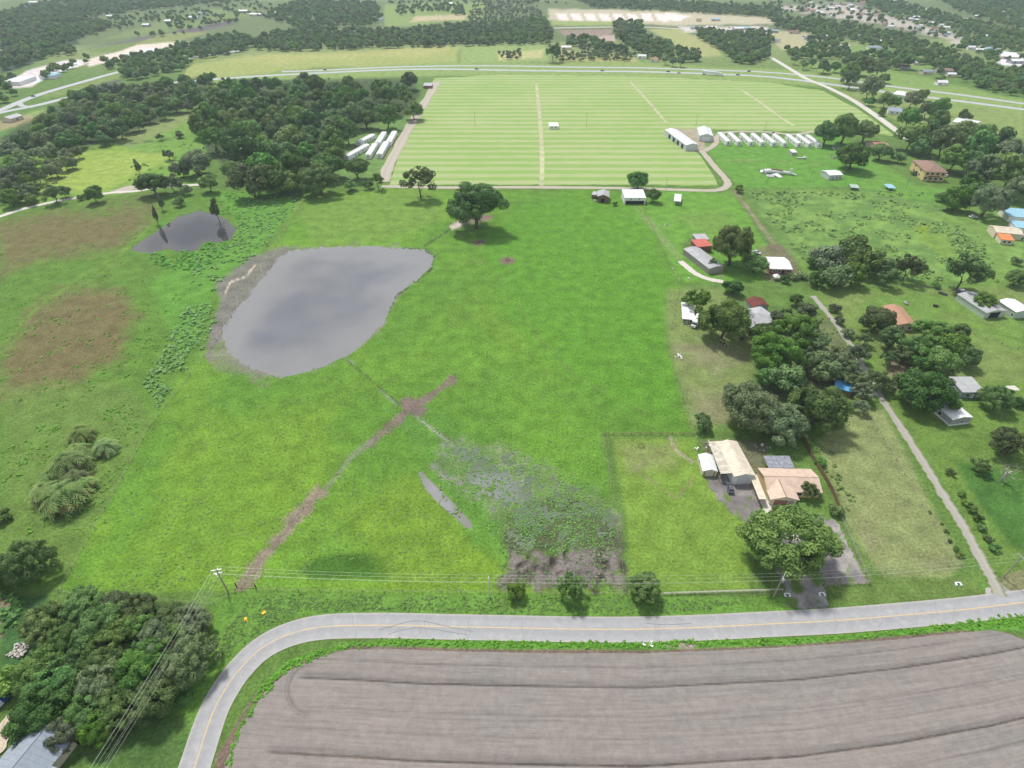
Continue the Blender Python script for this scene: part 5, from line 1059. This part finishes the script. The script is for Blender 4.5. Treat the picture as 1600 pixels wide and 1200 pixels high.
bld('lean_to_shed', 'small grey lean-to on the left of the old brown barn', 'shed', (924, 304), (932, 305), (922, 299), 2.8, .4, 'shed', 'greyroof', 'brownwood', [], .2)
bld('horse_shelter', 'narrow white-roofed shelter on bare sand right of the white barn', 'shelter', (1053, 314), (1064, 315), (1047, 303), 2.8, .4, 'shed', 'whitemetal', 'greywood', posts=True, over=.2)
bld('box_trailer', 'small white box trailer standing in the middle of the hay field', 'trailer', (858, 197), (873, 197), (857, 192), 2.8, .3, 'shed', 'white', 'white', [WIN(.3, 'f', 1), WIN(.7, 'f', 1)], .1)
bld('shed', 'little white shed in front of the mobile home row', 'shed', (1238, 238), (1246, 238), (1237, 234), 2.4, .3, 'shed', 'white', 'greywall', [], .1)
bld('house', 'blue-grey shingled house cut by the lower left corner', 'house', (-42, 1235), (30, 1262), (18, 1118), 3.4, 2.4, 'v', 'slateroof', 'cream', [], .5)
bld('house', 'lower pale grey roof wing beside the shingled corner house', 'house', (22, 1225), (66, 1240), (30, 1180), 3.3, 1.0, 'u', 'slateroof', 'brick', [], .5)
bld('shack', 'small red-brown shack at the end of the highway-side wood', 'shed', (661, 134), (674, 134), (661, 130), 3, .5, 'shed', 'greyroof', 'brick', [], .2)
bld('farmhouse', 'grey-roofed farmhouse alone in the field at the left frame edge', 'house', (16, 186), (36, 180), (16, 180), 3.4, 1.6, 'u', 'greyroof', 'cream', [WIN(.5, 'f', 2)], .4)
p = G(0, 1118, .12); sheet('tarpaulin', [(-6, 1172), (3, 1130), (15, 1117), (26, 1112), (31, 1118), (20, 1140), (10, 1172), (-4, 1185)], 4, .5, flat_mat('beige_tarpaulin', (.50, .42, .33), .8, .35, 1.5), kind=None); tag(bpy.context.scene.objects['tarpaulin'], 'crumpled beige tarpaulin along the corner house eave', 'tarpaulin')
# distant houses: seen only as pale roofs
dist = []
AREA = lambda x: 'far west' if x < 200 else 'west' if x < 450 else 'centre' if x < 950 else 'centre-east' if x < 1200 else 'east' if x < 1350 else 'farther east' if x < 1470 else 'far east'
for k, (x, y, w, c) in enumerate([(172, 28, 12, 'w'), (228, 42, 12, 'w'), (262, 36, 10, 'w'), (302, 30, 16, 'w'), (316, 24, 14, 'g'), (380, 20, 14, 'w'), (396, 25, 14, 'w'), (52, 6, 14, 'w'), (60, 38, 18, 'r'), (290, 72, 10, 'r'), (405, 25, 10, 'w'), (433, 23, 10, 'w'), (596, 33, 8, 'g'), (885, 78, 16, 'w'), (704, 8, 8, 'w'), (1092, 34, 8, 'r'), (1118, 33, 14, 't'), (1003, 92, 14, 'w'), (1022, 97, 12, 'r'), (1085, 46, 14, 'g'), (1110, 46, 16, 'w'), (1155, 48, 16, 'w'), (1165, 47, 10, 't'), (1205, 51, 18, 'g'), (1262, 62, 12, 'g'), (1266, 70, 14, 'g'), (1212, 66, 12, 'g'), (1240, 53, 16, 'b'), (1288, 60, 12, 'w'), (1325, 52, 20, 'b'), (1352, 60, 20, 'g'), (1378, 68, 14, 'w'), (1390, 71, 10, 'w'), (1366, 78, 22, 'g'), (1320, 76, 14, 'w'), (1405, 106, 12, 'b'), (1417, 109, 12, 'b'), (1432, 102, 10, 'w'), (1450, 117, 18, 'g'), (1474, 114, 24, 'b'), (1486, 121, 14, 'w'), (1508, 121, 14, 'b'), (1472, 134, 16, 'w'), (1505, 74, 12, 'w'), (1518, 78, 12, 'w'), (1530, 82, 14, 'w'), (1542, 80, 10, 't'), (1575, 92, 26, 'w'), (1590, 100, 20, 'w'), (1570, 88, 24, 'w'), (1526, 28, 8, 'w'), (1512, 34, 10, 'w'), (1530, 42, 8, 'w'), (1545, 47, 8, 'w'), (1478, 46, 10, 'w'), (1455, 39, 10, 'w'), (1465, 50, 12, 'b'), (1540, 60, 14, 'w'), (1418, 22, 10, 'w'), (1432, 30, 14, 'w'), (1562, 70, 10, 'w'), (1548, 16, 10, 'w'), (1575, 22, 16, 'w')]
    + [(1205+random.random()*170, 6+random.random()*22, random.uniform(6, 10), random.choice('wwbgr')) for _ in range(34)] + [(1380+random.random()*120, 22+random.random()*38, random.uniform(6, 9), random.choice('wwbg')) for _ in range(22)]):
    rm = dict(w='whitemetal', g='slateroof', r='clayroof', t='tealroof', b='brownroof')[c]; wm = random.choice(['white', 'cream', 'greywall']); y2 = max(y, -8)
    wd = w/PXM(y2); a = G(x-w/2, y2); hh_ = min(3.2, wd*.35); dd = wd*random.uniform(.5, .8)
    o = thing('distant_house', f'{AREA(x)} {"tiny" if w < 9 else "small" if w < 14 else "longer"} ' + {'w': 'far off building with a white roof among the distant woods', 'g': 'far off house with a blue-grey roof among the distant trees', 'r': 'far off house with a reddish roof among the distant trees', 't': 'far off building with a pale blue roof', 'b': 'far off house with a brown roof among the distant trees'}[c], 'house', (a.x, a.y, .15), random.uniform(-.5, .3), {'w': 'distant white-roofed buildings', 'g': 'distant grey-roofed houses', 'r': 'distant reddish-roofed houses', 't': 'distant pale blue-roofed buildings', 'b': 'distant brown-roofed houses'}[c])
    MB().box(.3, .3, -.1, wd-.3, dd-.3, hh_).build('wall', wm, o); MB().slab([(0, 0, hh_), (wd, 0, hh_), (wd, dd/2, hh_*1.55), (0, dd/2, hh_*1.55)], .15).slab([(0, dd/2+.004, hh_*1.55), (wd, dd/2+.004, hh_*1.55), (wd, dd, hh_), (0, dd, hh_)], .15).build('roof', rm, o)
    if w > 11: f_ = MB().box(wd*.2, .2, hh_*.3, wd*.35, .32, hh_*.75).build('window', 'glass', o)
for A, B, D, lb in (((30, 128), (56, 119), (88, 100), 'long white greenhouse roof beside the highway, nearer the trees'), ((84, 118), (96, 114), (128, 96), 'pale blue greenhouse roof behind the row of small round trees'), ((212, 87), (256, 76), (214, 80), 'large white flat-roofed packing shed by the side road')):
    bld('greenhouse', lb, 'greenhouse', A, B, D, 4, .5, 'shed', 'whitemetal' if 'white' in lb else 'tealroof', 'white', [], .3)
# ------------------------------------------------------------------ vehicles
def car(px, py, px2, py2, paint, label, kind='car', group=None, L_=4.7):
    a, b = G(px, py, .2), G(px2, py2, .2); ang = math.atan2(b.y-a.y, b.x-a.x); z0 = .23; o = thing('parked_car' if group is None else kind, label, 'car' if kind == 'car' else kind, (a.x, a.y, z0), ang, group)
    W2 = .93; h1, h2 = .95, 1.55; s = L_/4.7
    pr = [(-2.3, .35), (-2.34, .75), (-2.2, .98), (-1.2, 1.02), (.9, 1.0), (2.0, .88), (2.33, .65), (2.3, .35)]
    v = []; f = []
    for sg in (-1, 1):
        for ins, zz in ((0, 0), (.07, 0)):
            pass
    n = len(pr)
    for y, k in ((-W2, .97), (-W2*.86, 1), (W2*.86, 1), (W2, .97)): v += [(x*s*k, y, z if abs(y) < .9 else .35+(z-.35)*.88) for x, z in pr]
    for r_ in range(3): f += [(r_*n+i, r_*n+(i+1) % n, (r_+1)*n+(i+1) % n, (r_+1)*n+i) for i in range(n)]
    f += [tuple(range(n)), tuple(range(4*n-1, 3*n-1, -1))]
    m_ = MB(); m_.v = v; m_.f = f; m_.build('body', 'car_'+paint, o)
    c0 = MB(); c0.v = [(-1.95*s, -.80, .98), (1.15*s, -.80, .98), (1.15*s, .80, .98), (-1.95*s, .80, .98), (-1.5*s, -.64, 1.46), (.35*s, -.64, 1.46), (.35*s, .64, 1.46), (-1.5*s, .64, 1.46)]; c0.f = [(4, 5, 6, 7), (0, 1, 5, 4), (1, 2, 6, 5), (2, 3, 7, 6), (3, 0, 4, 7)]; c0.build('window', 'glass', o)
    MB().slab([(-1.5*s, -.66, 1.50), (.35*s, -.66, 1.50), (.35*s, .66, 1.50), (-1.5*s, .66, 1.50)], .05).build('roof', 'car_'+paint, o)
    for x in (-1.4, 1.45):
        for y in (-.84, .84): MB().tube([(x*s, y-.11, .33), (x*s, y+.11, .33)], .33, 10).build('wheel', 'tyre', o)
    for y in (-.62, .62): MB().box(2.2*s, y-.18, .62, 2.34*s, y+.18, .76).build('headlight', 'white', o)
    return o
car(1140, 764, 1136.5, 750, 'slate', 'dark grey car parked on the gravel in front of the cream garage', L_=4.9)
car(1160, 528, 1166, 520, 'black', 'black car under the trees beside the broad round oak')
car(1520, 340, 1540, 341, 'whitecar', 'white car parked by the oaks above the blue-roofed barn')
c_ = 'cars on the highway'
for x, y, d, p_, lb in ((508, 109.5, 1, 'red', 'dark red car on the highway beyond the left wood'), (745, 108.5, 1, 'black', 'black car on the highway beyond the middle of the hay field'), (941, 111, 1, 'slate', 'grey car on the near carriageway left of the lorry'), (1044, 112.5, 1, 'black', 'dark car on the near carriageway just left of the lorry'), (1061, 114.5, 1, 'silver', 'silver car close behind the white lorry'), (1153, 117.5, 1, 'slate', 'dark car just ahead of the white lorry'), (1170, 112, -1, 'black', 'dark car on the far carriageway right of the lorry'), (52, 151, 1, 'slate', 'dark car on the side road at the left')):
    car(x, y, x+10*d, y+(1 if x > 1000 else 0), p_, lb, 'car', c_)
for x, y, p_ in ((1205, 45, 'whitecar'), (1140, 44, 'silver'), (1180, 45, 'black')): car(x, y, x+8, y, p_, 'small far off vehicle on the frontage lane', 'car', 'vehicles on the frontage lane')
a = G(1097, 116, .2); b = G(1130, 119, .2); o = thing('articulated_lorry', 'white articulated lorry on the near highway carriageway', 'lorry', (a.x, a.y, .22), math.atan2(b.y-a.y, b.x-a.x)); k = (b-a).length/19
tr_ = MB().box(0, -1.25, 1.1, 14.5*k, 1.25, 4.0).build('trailer', 'white', o); MB().box(15*k, -1.2, .6, 19*k, 1.2, 2.3).box(15*k, -1.15, 2.3, 17.4*k, 1.15, 3.5).build('cab', 'white', o); MB().box(17.35*k, -1.0, 2.35, 17.5*k, 1.0, 3.2).build('windscreen', 'glass', o)
for x in (1.2, 2.5, 13.2, 15.6, 18.2):
    for y in (-1.1, 1.1): MB().tube([(x*k, y-.15, .5), (x*k, y+.15, .5)], .5, 10).build('wheel', 'tyre', o)
# camper truck beside the round oak
a, b = G(1083, 512, .2), G(1096, 492, .2); o = thing('camper_truck', 'white motorhome with dark windscreen parked at the open carport', 'motorhome', (a.x, a.y, .12), math.atan2(b.y-a.y, b.x-a.x))
MB().box(1.2, -1.2, .5, 8, 1.2, 3.1).build('body', 'white', o); MB().box(-.6, -1.05, .45, 1.2, 1.05, 1.5).build('bonnet', 'white', o)
MB().box(.6, -1.1, 1.5, 1.25, 1.1, 2.3).build('windscreen', 'glass', o); MB().box(.4, -1.2, 2.35, 1.2, 1.2, 3.05).build('overcab', 'white', o); MB().box(3, -.4, 3.1, 3.8, .4, 3.3).box(5.6, -.3, 3.1, 6.2, .3, 3.25).build('roof_vent', 'slateroof', o)
for x in (.4, 6.2):
    for y in (-1.05, 1.05): MB().tube([(x, y-.14, .4), (x, y+.14, .4)], .4, 10).build('wheel', 'tyre', o)
# light aircraft being dismantled in the paddock
a = G(1192, 272, .3); o = thing('aircraft_wreck', 'long white hulk and torn sheet metal lying on the paddock grass', 'aircraft wreck', (a.x, a.y, 0), -.05); k = 1/PXM(272)
MB().tube([(2*k, 2, 1.4), (10*k, 2, 2.0), (30*k, 1, 1.7), (42*k, 0, 1.2), (50*k, -2, .5)], 1.9, 10, .4).build('hull', 'white', o); MB().slab([(12*k, -2, 1.2), (20*k, -8, .6), (25*k, -7, .8), (22*k, 0, 1.2)], .25).build('panel', 'whitemetal', o); MB().slab([(-2*k, 3, .6), (0, 7, .9), (6*k, 8, 1.2), (9*k, 3, 1.4)], .25).build('panel', 'whitemetal', o); MB().slab([(3*k, -6, .5), (2*k, -2, .9), (14*k, -3, 1.2), (13*k, -7, .6)], .25).build('panel', 'steel', o)
MB().slab([(12*k, 1.2, 3.6), (30*k, .2, 3.0), (30*k, 1.8, 3.0), (12*k, 2.8, 3.6)], .3).build('opening', 'rustroof', o); MB().box(40*k, -.3, 1, 43*k, .3, 4.5).build('tail_fin', 'white', o)
def flatbed(px, py, lb, ln=7, rz=0, m='whitecar'):
    p = G(px, py, .1); o = thing('pickup_truck', lb, 'truck', (p.x, p.y, .1), rz); MB().box(-ln/2, -1, .55, ln/2-2, 1, .75).build('flatbed', 'steel', o); MB().box(ln/2-2, -.95, .5, ln/2, .95, 1.2).box(ln/2-2, -.85, 1.2, ln/2-.9, .85, 1.8).build('cab', 'car_'+m, o); MB().box(ln/2-.95, -.75, 1.22, ln/2-.82, .75, 1.7).build('windscreen', 'glass', o)
    for x in (-ln/2+1, ln/2-1):
        for y in (-.9, .9): MB().tube([(x, y-.1, .35), (x, y+.1, .35)], .35, 8).build('wheel', 'tyre', o)
def junk(name, px, py, lb, cat, n, sx, mats, seed, hmax=.7):
    r = random.Random(seed); p = G(px, py, .1); o = thing(name, lb, cat, (p.x, p.y, .12), r.uniform(0, 3))
    for i in range(n):
        m_ = MB(); a, b, c = r.uniform(.3, 1.3), r.uniform(.2, .7), r.uniform(.1, hmax); m_.box(-a/2, -b/2, 0, a/2, b/2, c); q = m_.build('piece', r.choice(mats), o); q.location = (r.gauss(0, sx/2.6), r.gauss(0, sx/2.6), r.uniform(0, .3)); q.scale = (.8, .8, .8); q.rotation_euler = (r.uniform(-.3, .3), r.uniform(-.3, .3), r.uniform(0, 6))
W_ = ['white', 'junk', 'concrete']; Jn = ['junk', 'greywood', 'steel', 'brownwood', 'white', 'concrete']
junk('scrap_pile', 1212, 270, 'torn sheets and cushions spilling from the long white hulk', 'scrap pile', 26, 9, ['white', 'steel', 'rustroof', 'creamroof', 'dark'], 31, 1.5)
car(1478, 276, 1488, 270, 'whitecar', 'white car in the drive right of the yellow two-storey house'); car(1403, 236, 1409, 240, 'black', 'dark car between the ranch house and the yellow house')
car(1182, 396, 1188, 398, 'silver', 'silver car in the dirt yard behind the pale-roofed brick house'); car(1558, 612, 1568, 612, 'red', 'dark red car on the pale drive at the right edge')
for x, y, lb in ((1190, 700, 'garden clutter and pallets under the mossy oak'), (1108, 694, 'oddments along the shaded back wall of the cream garage'), (1500, 596, 'yard junk behind the grey-roofed mobile home'), (1415, 474, 'white junk behind the clay-roofed house'), (1060, 318, 'rubbish beside the narrow white shelter')): junk('scrap_pile', x, y, lb, 'scrap pile', 14, 2.6, Jn, x)
flatbed(1252, 248, 'white flatbed truck on the grass below the mobile home row'); flatbed(1206, 210, 'dark tractor-like truck on the lane behind the mobile homes', 5, .2, 'black'); flatbed(1590, 372, 'pale boat trailer rig right of the orange tarp', 8, .1, 'silver')
flatbed(3, 1100, 'blue and white car cut by the left frame edge under the trees', 4.6, 1.2, 'blue')
# boat upturned, tank, feeders, rubbish
def hull(px, py, lb, ln, rz, mat):
    p = G(px, py, .1); o = thing('small_boat', lb, 'boat', (p.x, p.y, .15), rz); m_ = MB(); P = [(-1, .8), (-.4, 1), (.3, .9), (1, 0), (.3, -.9), (-.4, -1), (-1, -.8)]; m_.slab([(x*ln/2, y*.8, .7) for x, y in P], .12); m_.slab([(x*ln/2*.85, y*.5, .55) for x, y in P], .5); m_.build('hull', mat, o); MB().slab([(x*ln/2*.8, y*.6, .74) for x, y in P], .03).build('deck', 'dark', o)
hull(1473, 460, 'small dark boat lying on the grass below the oaks', 4.6, -.9, 'car_slate'); hull(1462, 479, 'dark upturned skiff in the middle of the lawn', 2.6, -.4, 'dark')
p = G(1500, 459, .1); o = thing('water_tank', 'round dark water tank with pale lid beside the fence', 'tank', (p.x, p.y, .1)); MB().tube([(0, 0, 0), (0, 0, 2.0)], 2.0, 20).build('tank_wall', 'car_slate', o); MB().box(-.8, -.6, 2.0, 1.0, .6, 2.25).build('lid', 'white', o)
for x, y, r, lb in ((793, 407, 1.1, 'brown cattle feeder ring in the bare patch of the pasture'), (748, 379, .9, 'smaller feeder ring near the wide oak'), (1001, 697, 1.1, 'dark tyre-like trough on the lawn below the pasture corner')):
    p = G(x, y, .1); o = thing('feeder', lb, 'feeder', (p.x, p.y, .12)); n = 14; m_ = MB(); m_.tube([(r*math.cos(6.2832*i/n), r*math.sin(6.2832*i/n), .7) for i in range(n+1)], .06, 5).tube([(r*math.cos(6.2832*i/n), r*math.sin(6.2832*i/n), .15) for i in range(n+1)], .06, 5).build('ring', 'brownwood', o)
    for i in range(7): MB().box(r*math.cos(.9*i)-.04, r*math.sin(.9*i)-.04, 0, r*math.cos(.9*i)+.04, r*math.sin(.9*i)+.04, .75).build('upright', 'brownwood', o)
junk('rubble_heap', 30, 1018, 'heap of broken pale rubble on the lawn left of the dark oaks', 'rubble heap', 60, 2.6, ['junk', 'greywood', 'concrete', 'junk'], 1)
junk('white_sheet_stack', 1061, 558, 'stack of white panels dumped inside the pasture corner', 'panels', 12, 2.6, ['white'], 2, .4)
junk('scrap_pile', 1074, 505, 'scrap under and beside the open carport', 'scrap pile', 18, 2.4, Jn, 3)
junk('scrap_pile', 1131, 540, 'pile of dark branches and junk below the broad round oak', 'scrap pile', 16, 2.2, ['brownwood', 'greywood', 'dark', 'white'], 4)
junk('scrap_pile', 1090, 398, 'clutter along the left side of the long grey shed', 'scrap pile', 16, 2.8, Jn, 5)
junk('scrap_pile', 1298, 247, 'old wreck and junk beneath the round oak by the cabin', 'scrap pile', 24, 4.5, Jn, 6, 1.4)
junk('scrap_pile', 1306, 233, 'pale vehicles and junk beneath the tree clump', 'scrap pile', 22, 5.5, ['white', 'car_slate', 'steel'], 7, 1.6)
junk('litter', 1018, 1007, 'white torn plastic sheet caught in the roadside grass', 'litter', 4, .8, ['white'], 8, .3); junk('litter', 1006, 1008, 'smaller white bag left of the torn plastic sheet', 'litter', 3, .5, ['white'], 9, .3)
junk('debris', 412, 957, 'yellow flowers or sign pieces in the grass by the bend', 'debris', 5, .5, ['yellowpaint'], 10, .3); junk('debris', 385, 968, 'second yellow patch by the bend, nearer the wood', 'debris', 5, .5, ['yellowpaint'], 11, .3)
junk('bathtub_planter', 1089, 703, 'white garden junk beside the cream shed', 'junk', 5, .8, ['white'], 12, .8); junk('scrap_pile', 930, 314, 'odds and ends in front of the old brown barn', 'scrap pile', 12, 2.5, Jn, 13)
junk('planks', 1040, 352, 'white planks and rubble strewn along the farm track', 'planks', 14, 4, ['white', 'greywood'], 14, .3); junk('scrap_pile', 1152, 748, 'yellow machine and oddments at the garage door', 'machine', 4, .6, ['yellowpaint', 'car_slate'], 15, 1.2)
for x, y, lb in ((1230, 931, 'white concrete culvert head left of the driveway mouth'), (1284, 930, 'white concrete culvert head right of the driveway mouth'), (1497, 914, 'white concrete culvert head by the gravel lane')):
    p = G(x, y, .1); o = thing('culvert_head', lb, 'culvert', (p.x, p.y, .05)); o.scale = (.85, .7, .7); MB().box(-1.0, -.5, 0, -.5, .9, .7).box(.5, -.5, 0, 1.0, .9, .7).box(-1, .5, 0, 1, .9, .75).build('headwall', 'white', o); MB().tube([(0, .2, .25), (0, .48, .25)], .35, 12).build('pipe_mouth', 'dark', o)
for x, y, k in ((1076, 436, 0), (1050, 421, 1), (1061, 437, 2)): junk('white_tub', x, y, ['white tub on the driveway loop', 'white drum at the pasture edge above the lane', 'white drum at the bottom of the lane'][k], 'tub', 2, .25, ['white'], 20+k, .8)
# ------------------------------------------------------------------ fences
def fence(name, pts, label, post='greywood', h=1.25, sp=4.0, rails=((1.1, .012), (.75, .012), (.4, .012)), railm='greywood', ps=.07, boards=None, cat='fence'):
    P = [G(x, y, .1) for x, y in pts]; o = thing(name, label, cat, P[0]); pos = []
    for a, b in zip(P[:-1], P[1:]):
        n = max(1, int((b-a).length/sp)); pos += [a.lerp(b, k/n) for k in range(n)]
    pos.append(P[-1]); me = None
    for q in pos[:300]:
        if me is None: c = MB().box(-ps, -ps, -.1, ps, ps, h).build('post', post, o); me = c.data
        else: c = link('post', me, o)
        c.location = q-P[0]; c.rotation_euler = (random.uniform(-.05, .05), random.uniform(-.05, .05), 0)
    for z, r in rails: MB().tube([tuple(q-P[0]+Vector((0, 0, z))) for q in pos], r, 4).build('rail', railm, o)
    if boards:
        n_ = 0; mb = None
        for a, b in zip(P[:-1], P[1:]):
            L_ = (b-a).length; ang = math.atan2(b.y-a.y, b.x-a.x); n = max(1, int(L_/boards)); 
            for k in range(n):
                if mb is None: c = MB().box(0, -.03, 0, boards*.94, .03, h).build('board', post, o); mb = c.data
                else: c = link('board', mb, o)
                c.location = a.lerp(b, k/n)-P[0]; c.rotation_euler = (0, 0, ang); c.scale = (1, 1, random.uniform(.92, 1.06))
    return o
fence('wire_fence', [(478, 306), (440, 370), (405, 425), (330, 545), (233, 668), (180, 768), (92, 925)], 'wire fence with weathered posts down the left side of the big pasture', sp=6)
fence('wire_fence', [(92, 925), (240, 938), (335, 945), (368, 925), (378, 922)], 'short wire fence along the roadside wood', sp=5)
fence('wire_fence', [(400, 922), (600, 925), (780, 927), (978, 929), (1120, 929), (1222, 927)], 'wire fence between pasture and road verge', sp=5)
fence('wire_fence', [(1084, 680), (1062, 600), (1042, 545), (1062, 452), (1040, 400), (1004, 324)], 'wire fence down the right edge of the pasture', sp=5)
fence('wire_fence', [(944, 682), (958, 790), (978, 925)], 'wire fence between the muddy corner and the lawn', sp=5)
fence('wire_fence', [(484, 304), (600, 298), (760, 297), (930, 298)], 'wire fence along the bottom of the hay field', sp=9)
fence('pipe_corral', [(783, 319), (843, 319)], 'low pipe corral panel right of the wide oak', 'steel', 1.5, 3.0, ((1.4, .05), (1.0, .05), (.6, .05)), 'brownwood')
fence('wooden_fence', [(945, 680), (1000, 679), (1050, 679), (1084, 679)], 'dark board fence between pasture corner and lawn', 'brownwood', 1.1, 3, ((.9, .05), (.5, .05)), 'brownwood')
fence('privacy_fence', [(1252, 680), (1268, 716), (1284, 742), (1300, 770), (1310, 795)], 'brown wooden fence behind the tan-roofed house', 'brownwood', 1.9, 2.4, ((1.6, .05), (.4, .05)), 'brownwood', .08, .55)
fence('board_fence', [(1310, 800), (1322, 830), (1340, 868), (1358, 912), (1288, 917)], 'low grey fence round the gravel beside the large oak', 'greywood', 1.3, 3, ((1.2, .04), (.7, .04), (.25, .04)), 'greywood')
fence('rail_fence', [(1036, 929), (1120, 926), (1222, 923)], 'pale rail fence along the front lawn by the road', 'concrete', 1.0, 3, ((.9, .07), (.5, .07)), 'concrete')
fence('wire_fence', [(1352, 640), (1400, 720), (1440, 790), (1478, 850), (1502, 885)], 'wire fence between the mown paddock and the gravel lane', sp=5)
fence('wire_fence', [(1148, 300), (1200, 384), (1245, 436), (1290, 452), (1380, 448), (1440, 450), (1500, 456), (1600, 462)], 'old fence below the weedy field', 'greywood', 1.4, 5)
fence('wire_fence', [(1490, 514), (1540, 530), (1590, 546)], 'dark wire fence across the lawn right of the grove', 'brownwood', 1.2, 4)
fence('wire_fence', [(1165, 296), (1260, 294), (1340, 297), (1440, 302)], 'overgrown fence along the top of the weedy field', 'greywood', 1.3, 6)
fence('wire_fence', [(1130, 252), (1200, 252), (1290, 258)], 'faint fence across the paddock below the mobile homes', 'greywood', 1.2, 6)
# ------------------------------------------------------------------ power lines
def pole(px, py, h, label, arms, rz=0, mat='greywood'):
    p = G(px, py, 0); o = thing('power_pole', label, 'power pole', (p.x, p.y, .1), rz); MB().tube([(0, 0, -.1), (0, 0, h)], .2, 8, .13).build('pole', mat, o)
    for z, w, a in arms:
        c = MB().box(-w/2, -.07, -.08, w/2, .07, .08).build('crossarm', 'steel', o); c.location = (0, 0, z); c.rotation_euler = (0, 0, a)
        for x in (-w/2+.1, -w/6, w/6, w/2-.1): q = MB().tube([(0, 0, .08), (0, 0, .38)], .07, 6).build('insulator', 'white', c); q.location = (x, 0, 0)
    return p, h
tops = []
P1 = pole(357, 926, 10.5, 'tall corner power pole with crowded crossarms at the pasture gate', ((10.3, 2.6, .25), (9.6, 2.6, 1.75), (8.9, 2.2, .25), (8.2, 1.6, 1.75)))
P2 = pole(765, 934, 9.0, 'white-topped power pole on the verge left of the mud', ((8.9, .7, 1.57),), mat='concrete')
P3 = pole(1208, 933, 9.5, 'power pole with crossarm and transformer at the driveway mouth', ((9.3, 2.2, .9),))
P4 = pole(1567, 903, 9.5, 'power pole with white crossarm at the gravel lane mouth', ((9.3, 2.2, 1.9),))
P0 = pole(120, 1330, 10, 'power pole just outside the lower left edge', ((9.8, 2.4, 1.2),)); P5 = pole(1900, 860, 9.5, 'power pole just outside the right edge', ((9.3, 2.2, 1.9),))
p3 = bpy.data.objects['power_pole.002']; MB().tube([(.35, 0, 7.2), (.35, 0, 8.3)], .28, 10).build('transformer', 'steel', p3)
def wires(a, b, offs, label, r=.010):
    (pa, ha), (pb, hb) = a, b; d = (pb-pa); d.z = 0; n = Vector((-d.y, d.x, 0)).normalized(); o = thing('power_line', label, 'power line', (0, 0, 0))
    for ox, dz in offs:
        A = pa+n*ox+Vector((0, 0, ha+dz)); B = pb+n*ox+Vector((0, 0, hb+dz)); MB().tube([tuple(A.lerp(B, i/16)-Vector((0, 0, 4*.9*(i/16)*(1-i/16)))) for i in range(17)], r, 4).build('wire', 'wire', o)
Of = ((-1.0, 0), (.0, .1), (1.0, 0), (.1, -2.0))
wires(P1, P2, Of, 'wires from the corner pole to the pole left of the mud'); wires(P2, P3, Of, 'wires over the muddy corner and front lawn'); wires(P3, P4, Of, 'wires over the gravel and mown verge'); wires(P4, P5, Of, 'wires leaving past the gravel lane to the right')
wires(P1, P0, Of+((1.6, -1), (-1.6, -1)), 'wires crossing the dark oak wood at the bend')
for k, (x, y, h, lb) in enumerate(((742, 196, 11, 'thin pole standing in the hay field, left one'), (916, 198, 11, 'thin pole standing in the hay field behind the box trailer'), (1087, 197, 10, 'thin pole behind the wider white barn'), (1040, 297, 7, 'short pole on the farm lane right of the white barn'), (1290, 128, 11, 'pole at the highway crossing'), (1329, 150, 10, 'pole beside the crossing road'), (1194, 206, 9, 'dark pole behind the mobile home row'), (1198, 288, 8, 'leaning pole in the paddock below the wreck'), (1264, 286, 8, 'leaning pole between the wreck and the cabin'), (1415, 294, 8, 'pole by the fence below the yellow house'), (1271, 216, 9, 'pole at the left edge of the tree clump'))):
    p = G(x, y, 0); o = thing('utility_pole', lb, 'utility pole', (p.x, p.y, .1)); MB().tube([(0, 0, -.1), (0, 0, h)], .16, 6, .10).build('pole', 'greywood', o); MB().box(-.9, -.06, h-.5, .9, .06, h-.35).build('crossarm', 'greywood', o)
# gate posts at the mud track, signpost by the bend
p1, p2 = G(370, 917, .1), G(400, 918, .1); o = thing('farm_gate', 'dark gate posts with a red-brown rail across the muddy track', 'gate', p1)
for q in (p1, p2): MB().tube([tuple(q-p1), tuple(q-p1+Vector((0, 0, 1.8)))], .14, 6).build('post', 'dark', o)
MB().tube([tuple(Vector((0, 0, .9))), tuple(p2-p1+Vector((0, 0, .9)))], .05, 5).tube([(0, 0, .5), tuple(p2-p1+Vector((0, 0, .5)))], .05, 5).build('rail', 'brick', o)
print('objects', len(bpy.data.objects))
